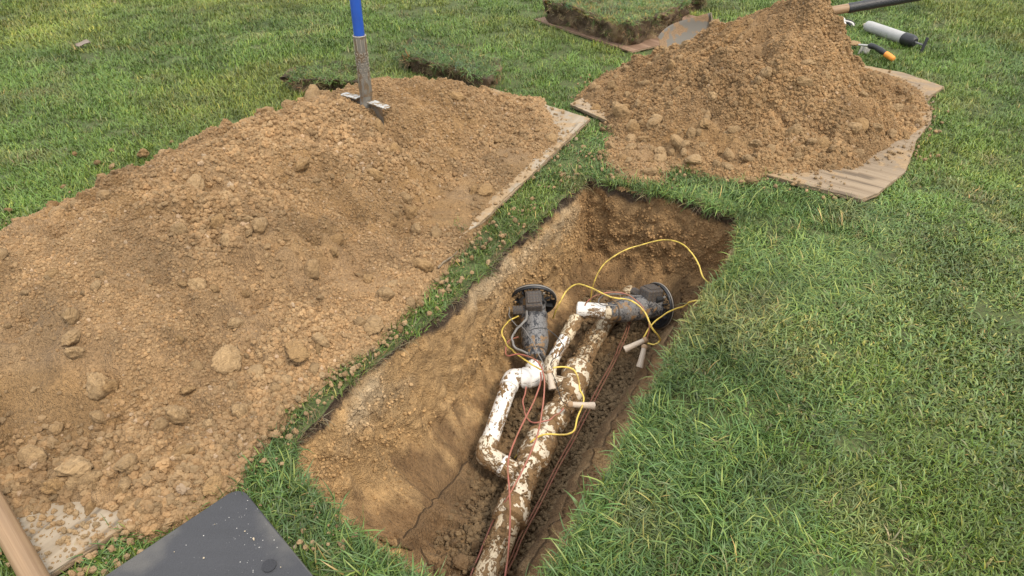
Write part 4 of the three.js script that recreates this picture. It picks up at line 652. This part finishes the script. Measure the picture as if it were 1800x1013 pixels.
// ---------------------------------------------------------------- blue shovel standing in the long heap
function bladeGeo(w, len, dish, tip, thick = 0.003) {   // shovel blade: x across, y down from 0, dished in z
  const NX = 16, NY = 18, pos = [], uv = [], idx = [];
  for (const side of [0, 1]) for (let j = 0; j <= NY; j++) for (let i = 0; i <= NX; i++) {
    const s = i / NX * 2 - 1, t = j / NY, hw = w / 2 * (t < 0.55 ? 1 : Math.sqrt(Math.max(0.0004, 1 - Math.pow((t - 0.55) / 0.45, 2) * (1 - tip)))), x = s * hw, y = -len * t, z = dish * (s * s) * (0.5 + 0.5 * Math.cos(t * 1.8)) + 0.10 * len * t * t - side * thick;
    pos.push(x, y, z); uv.push(x, y);
  }
  const w1 = NX + 1, o = w1 * (NY + 1);
  for (let j = 0; j < NY; j++) for (let i = 0; i < NX; i++) { const a = j * w1 + i; idx.push(a, a + w1, a + 1, a + 1, a + w1, a + w1 + 1, o + a, o + a + 1, o + a + w1, o + a + 1, o + a + w1 + 1, o + a + w1); }
  const edge = (a, b) => idx.push(a, b, o + a, b, o + b, o + a);
  for (let j = 0; j < NY; j++) { edge((j + 1) * w1, j * w1); edge(j * w1 + NX, (j + 1) * w1 + NX); } for (let i = 0; i < NX; i++) { edge(i, i + 1); edge(NY * w1 + i + 1, NY * w1 + i); }
  const g = new THREE.BufferGeometry(); g.setAttribute('position', new THREE.Float32BufferAttribute(pos, 3)); g.setAttribute('uv', new THREE.Float32BufferAttribute(uv, 2)); g.setIndex(idx); g.computeVertexNormals(); return g;
}
{
  const t = thing('shovel', 'blue handled shovel standing upright in the long soil heap', 'shovel'); t.position.set(-0.562, 0.285, -2.425); t.rotation.set(0, -0.636, 0);
  const lean = V(0.012, 1, -0.02).normalize(), at = (h) => V(0, 0.02, 0.0).addScaledVector(lean, h);
  const blueMap = colourTex(512, (u, v) => { const c = n2(u * 90, v * 90, 3, 90) > 0.965 ? 3.2 : 1, k = (0.88 + 0.25 * fbm(u * 8, v * 8, 3, 5, 8)) ; return [0.016 * k * c + (c > 1 ? 0.15 : 0), 0.085 * k * c, 0.43 * k]; }, 3);
  part('handle', sweep([at(0.2), at(0.5), at(0.9), at(1.25)], 0.0195, 28), new THREE.MeshPhysicalMaterial({ map: blueMap, roughness: 0.38, clearcoat: 0.25, clearcoatRoughness: 0.4 }), t);
  part('grip', sweep([at(1.2), at(1.22), at(1.36), at(1.38)], [0.021, 0.0225, 0.0225, 0.015], 20), BLACK_CLEAN, t);
  const f = part('ferrule', sweep([0.0, 0.03, 0.12, 0.215, 0.222].map(at), [0.0245, 0.0245, 0.0225, 0.0235, 0.0225], 32), STEEL, t);
  part('collar_ring', new THREE.TorusGeometry(0.0228, 0.0018, 8, 36).rotateX(Math.PI / 2).translate(at(0.22).x, at(0.22).y, at(0.22).z), BRIGHT, f);
  for (let k = 0; k < 10; k++) { const a = k / 10 * 6.283; part('flute', sweep([at(0.17), at(0.212)].map((p) => p.clone().add(V(Math.cos(a) * 0.0232, 0, Math.sin(a) * 0.0232))), 0.0014, 6), PLAIN(0.42, 0.38, 0.32, 0.45, { metalness: 0.4 }), f); }
  const scaleM = PLAIN(0.36, 0.32, 0.26, 0.5, { metalness: 0.4 });
  const loop = new THREE.TorusGeometry(0.0062, 0.0011, 6, 16);
  for (let row = 0; row < 6; row++) for (let k = 0; k < 8; k++) { const a = (k + (row % 2) * 0.5) / 8 * 6.283, p = at(0.155 - row * 0.0185), m = part('knurl', loop, scaleM, f); m.position.set(p.x + Math.cos(a) * 0.0234, p.y, p.z + Math.sin(a) * 0.0234); m.rotation.y = Math.PI / 2 - a; m.scale.setScalar(1 - row * 0.07); }
  part('socket', sweep(rounded([at(0.02), V(0, 0.0, 0.002), V(0, -0.03, 0.012), V(0, -0.10, 0.014)], 0.02), 0.0235, 24), STEEL, t);
  const b = part('blade', bladeGeo(0.235, 0.30, 0.03, 0.25), STEEL, t); b.position.set(0, 0.0, 0.006);
  for (const s of [-1, 1]) {
    const sh = new THREE.Shape([[0.030, -0.016], [0.118, -0.016], [0.124, -0.010], [0.124, 0.010], [0.118, 0.016], [0.036, 0.016]].map(([x, z]) => new THREE.Vector2(s * x, z))), hole = new THREE.Path(); hole.absarc(s * 0.108, 0, 0.004, 0, 6.283); sh.holes.push(hole);
    const g = new THREE.ExtrudeGeometry(sh, { depth: 0.003, bevelEnabled: true, bevelSize: 0.001, bevelThickness: 0.001, bevelSegments: 1 }).rotateX(-Math.PI / 2);
    const m = part('foot_tread', g, BRIGHT, t, s < 0 ? 'worn bright left foot tread' : 'worn bright right foot tread'); m.position.set(0, 0.004, 0.010); m.rotation.z = s * -0.05;
  }
}
// second shovel, buried to its socket behind the right heap
{
  const t = thing('shovel', 'muddy steel shovel blade lying behind the left shoulder of the right heap', 'shovel'); const tip = V(0.79, 0.135, -3.52), sock = V(1.085, 0.205, -3.56);
  const y = sock.clone().sub(tip).normalize(), z0 = V(-0.1, 0.70, 0.75), z = z0.sub(y.clone().multiplyScalar(z0.dot(y))).normalize(), x = y.clone().cross(z); t.position.copy(sock); t.quaternion.setFromRotationMatrix(new THREE.Matrix4().makeBasis(x, y, z));
  part('blade', bladeGeo(0.23, 0.30, 0.045, 0.3, 0.004), STEEL_MUDDY, t);
  part('paint_patch', new THREE.SphereGeometry(1, 20, 10).scale(0.022, 0.042, 0.0015).translate(0.01, -0.14, 0.0145), PLAIN(0.42, 0.06, 0.045, 0.6), t, 'red paint left inside the blade');
  for (const s of [-1, 1]) { const m = part('foot_tread', new RoundedBoxGeometry(0.085, 0.006, 0.034, 2, 0.002), STEEL_MUDDY, t); m.position.set(s * 0.072, 0.002, 0.03); m.rotation.set(0.35, 0, s * 0.15); }
  part('socket', sweep([V(0, -0.06, 0.008), V(0, 0.0, 0.012), V(0, 0.06, 0.012), V(0, 0.16, 0.0)], [0.014, 0.022, 0.022, 0.021], 20), STEEL_MUDDY, t);
  part('handle', sweep([V(0, 0.13, 0.002), V(0, 0.3, -0.05), V(0.0, 0.5, -0.13)], 0.018, 16), ASH, t);
}
// digging hoe stuck in the peak of the right heap
{
  const t = thing('digging_hoe', 'soil caked digging hoe with black taped wooden handle on the right heap peak', 'hoe'); t.position.set(1.40, 0.44, -3.085);
  const d = V(0.332, 0.048, -0.03).normalize(), z = V(0, 0, 1).sub(d.clone().multiplyScalar(d.z)).normalize();
  const shaft = [V(-0.08, -0.012, 0), V(0, 0, 0), V(0.2, 0.03, -0.018), V(0.5, 0.074, -0.045), V(0.85, 0.123, -0.077)];
  part('handle', sweep(shaft, [0.021, 0.0205, 0.0195, 0.019, 0.02], 20), ASH, t);
  part('grip_tape', sweep([0.125, 0.13, 0.17, 0.22, 0.28, 0.34, 0.40, 0.46, 0.465].map((q) => d.clone().multiplyScalar(q)), [0.0202, 0.0222, 0.0215, 0.0225, 0.0215, 0.0225, 0.0215, 0.0222, 0.0202], 20), BLACK_CLEAN, t);
  const head = bladeGeo(0.10, 0.20, 0.012, 0.8, 0.007); const hd = part('blade', head, STEEL, t); hd.position.set(0.0, 0.055, 0.0); hd.rotation.set(0, Math.PI / 2 - 0.5, 0.12);
  const cake = part('caked_soil', CLODS[2], CLODM, t, 'soil stuck to the blade'); cake.position.set(-0.038, 0.005, 0.012); cake.scale.set(0.045, 0.085, 0.055); cake.rotation.set(0.2, 0.5, -0.1);
  const cake2 = part('caked_soil', CLODS[5], CLODM, t); cake2.position.set(-0.065, 0.01, -0.03); cake2.scale.set(0.05, 0.062, 0.06);
}
// hand pump lying on the lawn
{
  const t = thing('hand_pump', 'grey plastic hand pump with black taped end and tee handle on the lawn', 'pump'); t.position.set(2.31, 0.048, -4.36);
  const a = V(0.0, 0, 0), d = V(0.125, 0.0, 0.35).normalize(), P = (q) => d.clone().multiplyScalar(q);
  const greyM = new THREE.MeshPhysicalMaterial({ map: colourTex(256, (u, v) => { const k = 0.85 + 0.3 * fbm(u * 10, v * 10, 4, 951, 10); return [0.40 * k, 0.395 * k, 0.38 * k]; }, 4), roughness: 0.55 });
  part('barrel', sweep([P(0.012), P(0.02), P(0.2), P(0.31)], [0.031, 0.0335, 0.0335, 0.0335], 28), greyM, t);
  part('end_cap', sweep([P(-0.004), P(0.0), P(0.022)], [0.027, 0.031, 0.0325], 24), greyM, t);
  part('inlet', sweep([P(-0.03), P(-0.026), P(0.0)], [0.009, 0.011, 0.011], 16), PLAIN(0.42, 0.36, 0.27, 0.6), t);
  part('tape_wrap', sweep([...Array(13)].map((_, i) => P(0.295 + i * 0.0075)), [...Array(13)].map((_, i) => (i === 0 || i === 12 ? 0.0325 : 0.0355) + (i % 2) * 0.0016 - (i > 8 ? (i - 8) * 0.0028 : 0)), 28), BLACK_CLEAN, t);
  part('rod', bar(P(0.38), P(0.45), 0.006, 12), PLAIN(0.16, 0.16, 0.16, 0.4), t);
  const s = V(d.z, 0.35, -d.x).normalize(), c = P(0.45), up = V(0.2, 0.9, -0.2).normalize();
  part('tee_handle', sweep([-0.045, -0.041, 0, 0.041, 0.045].map((q) => c.clone().addScaledVector(up, q)), [0.007, 0.009, 0.009, 0.009, 0.007], 14), BLACK_CLEAN, t);
}
// work glove beside the right heap
{
  const t = thing('work_glove', 'crumpled white and black work glove behind the hoe handle', 'glove'); t.position.set(2.20, 0.028, -4.56); t.rotation.y = -1.15;
  const white = PLAIN(0.62, 0.60, 0.55, 0.85), blk = PLAIN(0.03, 0.03, 0.03, 0.8);
  const palm = new THREE.SphereGeometry(1, 28, 18); { const p = palm.attributes.position; for (let i = 0; i < p.count; i++) { const x = p.getX(i), y = p.getY(i), z = p.getZ(i), w = 0.25 * (fbm3(x * 2 + 9, y * 2 + 9, z * 2 + 9, 3, 5) - 0.5); p.setXYZ(i, x * 0.075 * (1 + w), y * 0.022 * (1 + 2 * w) + 0.008 * Math.sin(x * 5), z * 0.045 * (1 + w)); } palm.computeVertexNormals(); }
  part('palm', palm, white, t);
  [[-0.03, 0.055, 0.9], [-0.012, 0.062, 1], [0.008, 0.06, 0.95], [0.026, 0.05, 0.8]].forEach(([z, x, k], i) => part('finger', sweep(curve([V(x - 0.02, 0.004, z), V(x + 0.02 * k, 0.012 - i * 0.003, z * 1.1), V(x + 0.05 * k, 0.004 + i * 0.003, z * 1.3), V(x + 0.068 * k, -0.004, z * 1.25)], 12), [...Array(13)].map((_, q) => q === 12 ? 0.004 : 0.0098 - 0.0003 * q), 12), i % 2 ? white : blk, t));
  part('thumb', sweep(curve([V(-0.02, 0.0, 0.03), V(0.005, 0.006, 0.055), V(0.035, 0.0, 0.066)], 10), [...Array(11)].map((_, q) => q === 10 ? 0.004 : 0.0105), 12), white, t);
  part('cuff', sweep([V(-0.055, 0.004, 0), V(-0.075, 0.006, 0.002), V(-0.105, 0.0, 0.004), V(-0.11, 0, 0.004)], [0.026, 0.030, 0.033, 0.028], 20).scale(1, 0.6, 1.2), blk, t);
  part('trim', new THREE.TorusGeometry(0.030, 0.0035, 8, 28).scale(1.25, 0.62, 1).rotateY(Math.PI / 2).translate(-0.03, 0.004, 0.0), blk, t);
}
// garden trowel with an orange end
{
  const t = thing('trowel', 'grey hand trowel with black grip and orange end behind the right heap', 'trowel'); t.position.set(2.02, 0.03, -4.10);
  const d = V(0.44, 0, 0.9).normalize(), P = (q, h = 0) => d.clone().multiplyScalar(q).add(V(0, h, 0));
  const b = part('blade', bladeGeo(0.075, 0.20, 0.016, 0.2, 0.003), PLAIN(0.52, 0.50, 0.46, 0.45, { metalness: 0.3, bumpMap: soilBump, bumpScale: 0.001 }), t); b.quaternion.setFromRotationMatrix(new THREE.Matrix4().makeBasis(V(d.z, 0, -d.x), d, V(0, 1, 0))); b.position.copy(P(0.19, 0.012));
  part('neck', sweep(curve([P(0.15, 0.012), P(0.19, 0.02), P(0.225, 0.026)], 10), 0.007, 12), PLAIN(0.5, 0.48, 0.45, 0.4, { metalness: 0.4 }), t);
  part('grip', sweep(curve([P(0.215, 0.026), P(0.26, 0.028), P(0.31, 0.018), P(0.345, 0.01)], 14), [...Array(15)].map((_, i) => i === 0 ? 0.011 : 0.0155 + 0.0015 * Math.sin(i * 0.9)), 18), BLACK_CLEAN, t);
  part('end_cap', sweep(curve([P(0.338, 0.011), P(0.37, 0.004), P(0.395, -0.003), P(0.40, -0.004)], 8), [0.0162, 0.0165, 0.0165, 0.016, 0.016, 0.0155, 0.0145, 0.012, 0.006], 18), PLAIN(0.80, 0.30, 0.045, 0.5), t, 'orange end cap');
  const mud = part('mud', CLODS[4], CLODM, t); mud.position.copy(P(0.12, 0.012)); mud.scale.set(0.03, 0.012, 0.04);
}
// black sheet at the photographer's feet
{
  const t = thing('black_sheet', 'dark grey black plastic sheet with rounded corner and dusty specks', 'plastic sheet'); t.position.set(-0.575, 0.028, -0.83);
  const e = V(0.716, 0, 0.698).normalize(), f = V(-0.682, 0, 0.731).normalize(), rr = 0.028, W = 0.62, Hh = 0.60, P = (a, b) => { const q = e.clone().multiplyScalar(a).addScaledVector(f, b); return new THREE.Vector2(q.x, -q.z); };
  const sh = new THREE.Shape(); const arc = []; for (const [ca, cb, a0] of [[rr, rr, Math.PI], [W - rr, rr, -Math.PI / 2], [W - rr, Hh - rr, 0], [rr, Hh - rr, Math.PI / 2]]) for (let k = 0; k <= 8; k++) { const a = a0 + k / 8 * Math.PI / 2; arc.push(P(ca + Math.cos(a) * rr, cb + Math.sin(a) * rr)); }
  sh.setFromPoints(arc);
  const g = new THREE.ExtrudeGeometry(sh, { depth: 0.018, bevelEnabled: true, bevelSize: 0.003, bevelThickness: 0.003, bevelSegments: 3 }).rotateX(-Math.PI / 2);
  const map = colourTex(1024, (u, v) => {
    const b = fbm(u * 3, v * 3, 5, 961, 3), s = fbm(u * 4, v * 26, 3, 963, 4), d = sstep(0.52, 0.72, fbm(u * 4 + 2, v * 4, 5, 965, 4)), f = n2(u * 500, v * 500, 967, 500);
    let k = 0.023 + 0.018 * b + 0.008 * s + 0.009 * f, c = [k * 0.98, k, k * 1.1]; c = c.map((x, i) => mix(x, [0.15, 0.14, 0.12][i], d * 0.45));
    const cl = 110, ix = Math.floor(u * cl), iy = Math.floor(v * cl), dens = sstep(0.40, 0.62, fbm(u * 3 + 5, v * 3, 3, 969, 3));
    if (h2(ix, iy, 3) < 0.09 * dens) { const x = u * cl - ix - 0.2 - 0.6 * h2(ix, iy, 4), y = v * cl - iy - 0.2 - 0.6 * h2(ix, iy, 5), r = 0.05 + 0.16 * h2(ix, iy, 6) ** 3; if (x * x + y * y < r * r) c = [0.55, 0.53, 0.48]; }
    return c;
  }, 1.8);
  part('sheet', g, new THREE.MeshPhysicalMaterial({ map, roughness: 0.58, bumpMap: greyTex(512, (u, v) => n2(u * 256, v * 256, 5, 256), 3), bumpScale: 0.0006 }), t);
  part('plug', new THREE.CylinderGeometry(0.013, 0.013, 0.004, 32).translate(e.x * 0.205 + f.x * 0.045, 0.0215, e.z * 0.205 + f.z * 0.045), PLAIN(0.03, 0.031, 0.036, 0.6, { bumpMap: soilBump, bumpScale: 0.0006 }), t, 'round dark plug');
  const list = []; for (let i = 0; i < 26; i++) { const a = R(0.03, 0.4), b = R(0.03, 0.4), r = R(0.0008, 0.0026); list.push([e.x * a + f.x * b, 0.0215 + r * 0.6, e.z * a + f.z * b, r, 0.5, 0.42, 0.3]); }
  crumbMass(list, t, 'grit');
}
// wooden handle at the lower left: a shovel whose blade is in the long heap outside the frame
{
  const t = thing('shovel', 'round wooden shovel handle crossing the lower left corner', 'shovel'); const A = V(-0.988, 0.104, -0.725), B = V(-0.864, 0.087, -0.614), d = B.clone().sub(A).normalize(), P = (q) => A.clone().addScaledVector(d, q);
  t.position.set(A.x, 0, A.z); const L = (v) => v.clone().sub(t.position);
  part('handle', sweep([-0.42, -0.3, 0, 0.3, 0.62, 0.655, 0.66].map((q) => L(P(q))), [0.0205, 0.0205, 0.0205, 0.0205, 0.0205, 0.017, 0.009], 24), ASH, t);
  part('socket', sweep([L(P(-0.62)), L(P(-0.5)), L(P(-0.36)), L(P(-0.355))], [0.017, 0.022, 0.024, 0.022], 20), STEEL, t);
  const b = part('blade', bladeGeo(0.22, 0.29, 0.03, 0.25), STEEL, t); b.position.copy(L(P(-0.60))); const y = d.clone(), x = V(d.z, 0, -d.x).normalize(); b.quaternion.setFromRotationMatrix(new THREE.Matrix4().makeBasis(x, y, x.clone().cross(y)));
}
// splinters and a dry leaf
{
  const ch = PLY, sp = (x, z, y, len, ang, label) => { const g = new THREE.CylinderGeometry(0.0035, 0.0012, len, 6, 4).scale(1.7, 1, 0.7); const p = g.attributes.position; for (let i = 0; i < p.count; i++) p.setX(i, p.getX(i) + 0.003 * Math.sin(p.getY(i) * 60)); g.rotateZ(Math.PI / 2); g.computeVertexNormals(); const m = solo('wood_splinter', g, ch, label, 'splinter', 'wood splinters along the pit'); m.position.set(x, y, z); m.rotation.y = ang; };
  sp(-0.205, -1.70, 0.034, 0.11, 1.05, 'long pale wood splinter on the board edge beside the grass strip');
  sp(-0.60, -1.06, 0.034, 0.075, 1.05, 'short pale wood splinter between heap and grass near a round clod');
  sp(-0.325, -1.53, 0.034, 0.06, 1.0, 'small dark tipped wood splinter on the soil edge above the middle of the pit');
  const lf = new THREE.PlaneGeometry(0.085, 0.055, 10, 6); { const p = lf.attributes.position; for (let i = 0; i < p.count; i++) { const x = p.getX(i) / 0.0425, y = p.getY(i) / 0.0275; p.setXYZ(i, p.getX(i), p.getY(i) * Math.sqrt(Math.max(0.02, 1 - x * x)), 0.012 * y * y + 0.006 * Math.sin(x * 3)); } lf.rotateX(-Math.PI / 2); lf.computeVertexNormals(); }
  const m = solo('dry_leaf', lf, PLAIN(0.24, 0.20, 0.165, 0.8, { side: THREE.DoubleSide }), 'grey brown dry leaf alone on the upper left lawn', 'leaf'); m.position.set(-2.602, 0.032, -4.005); m.rotation.set(0.25, 0.3, 0);
}
renderer.render(scene, camera);
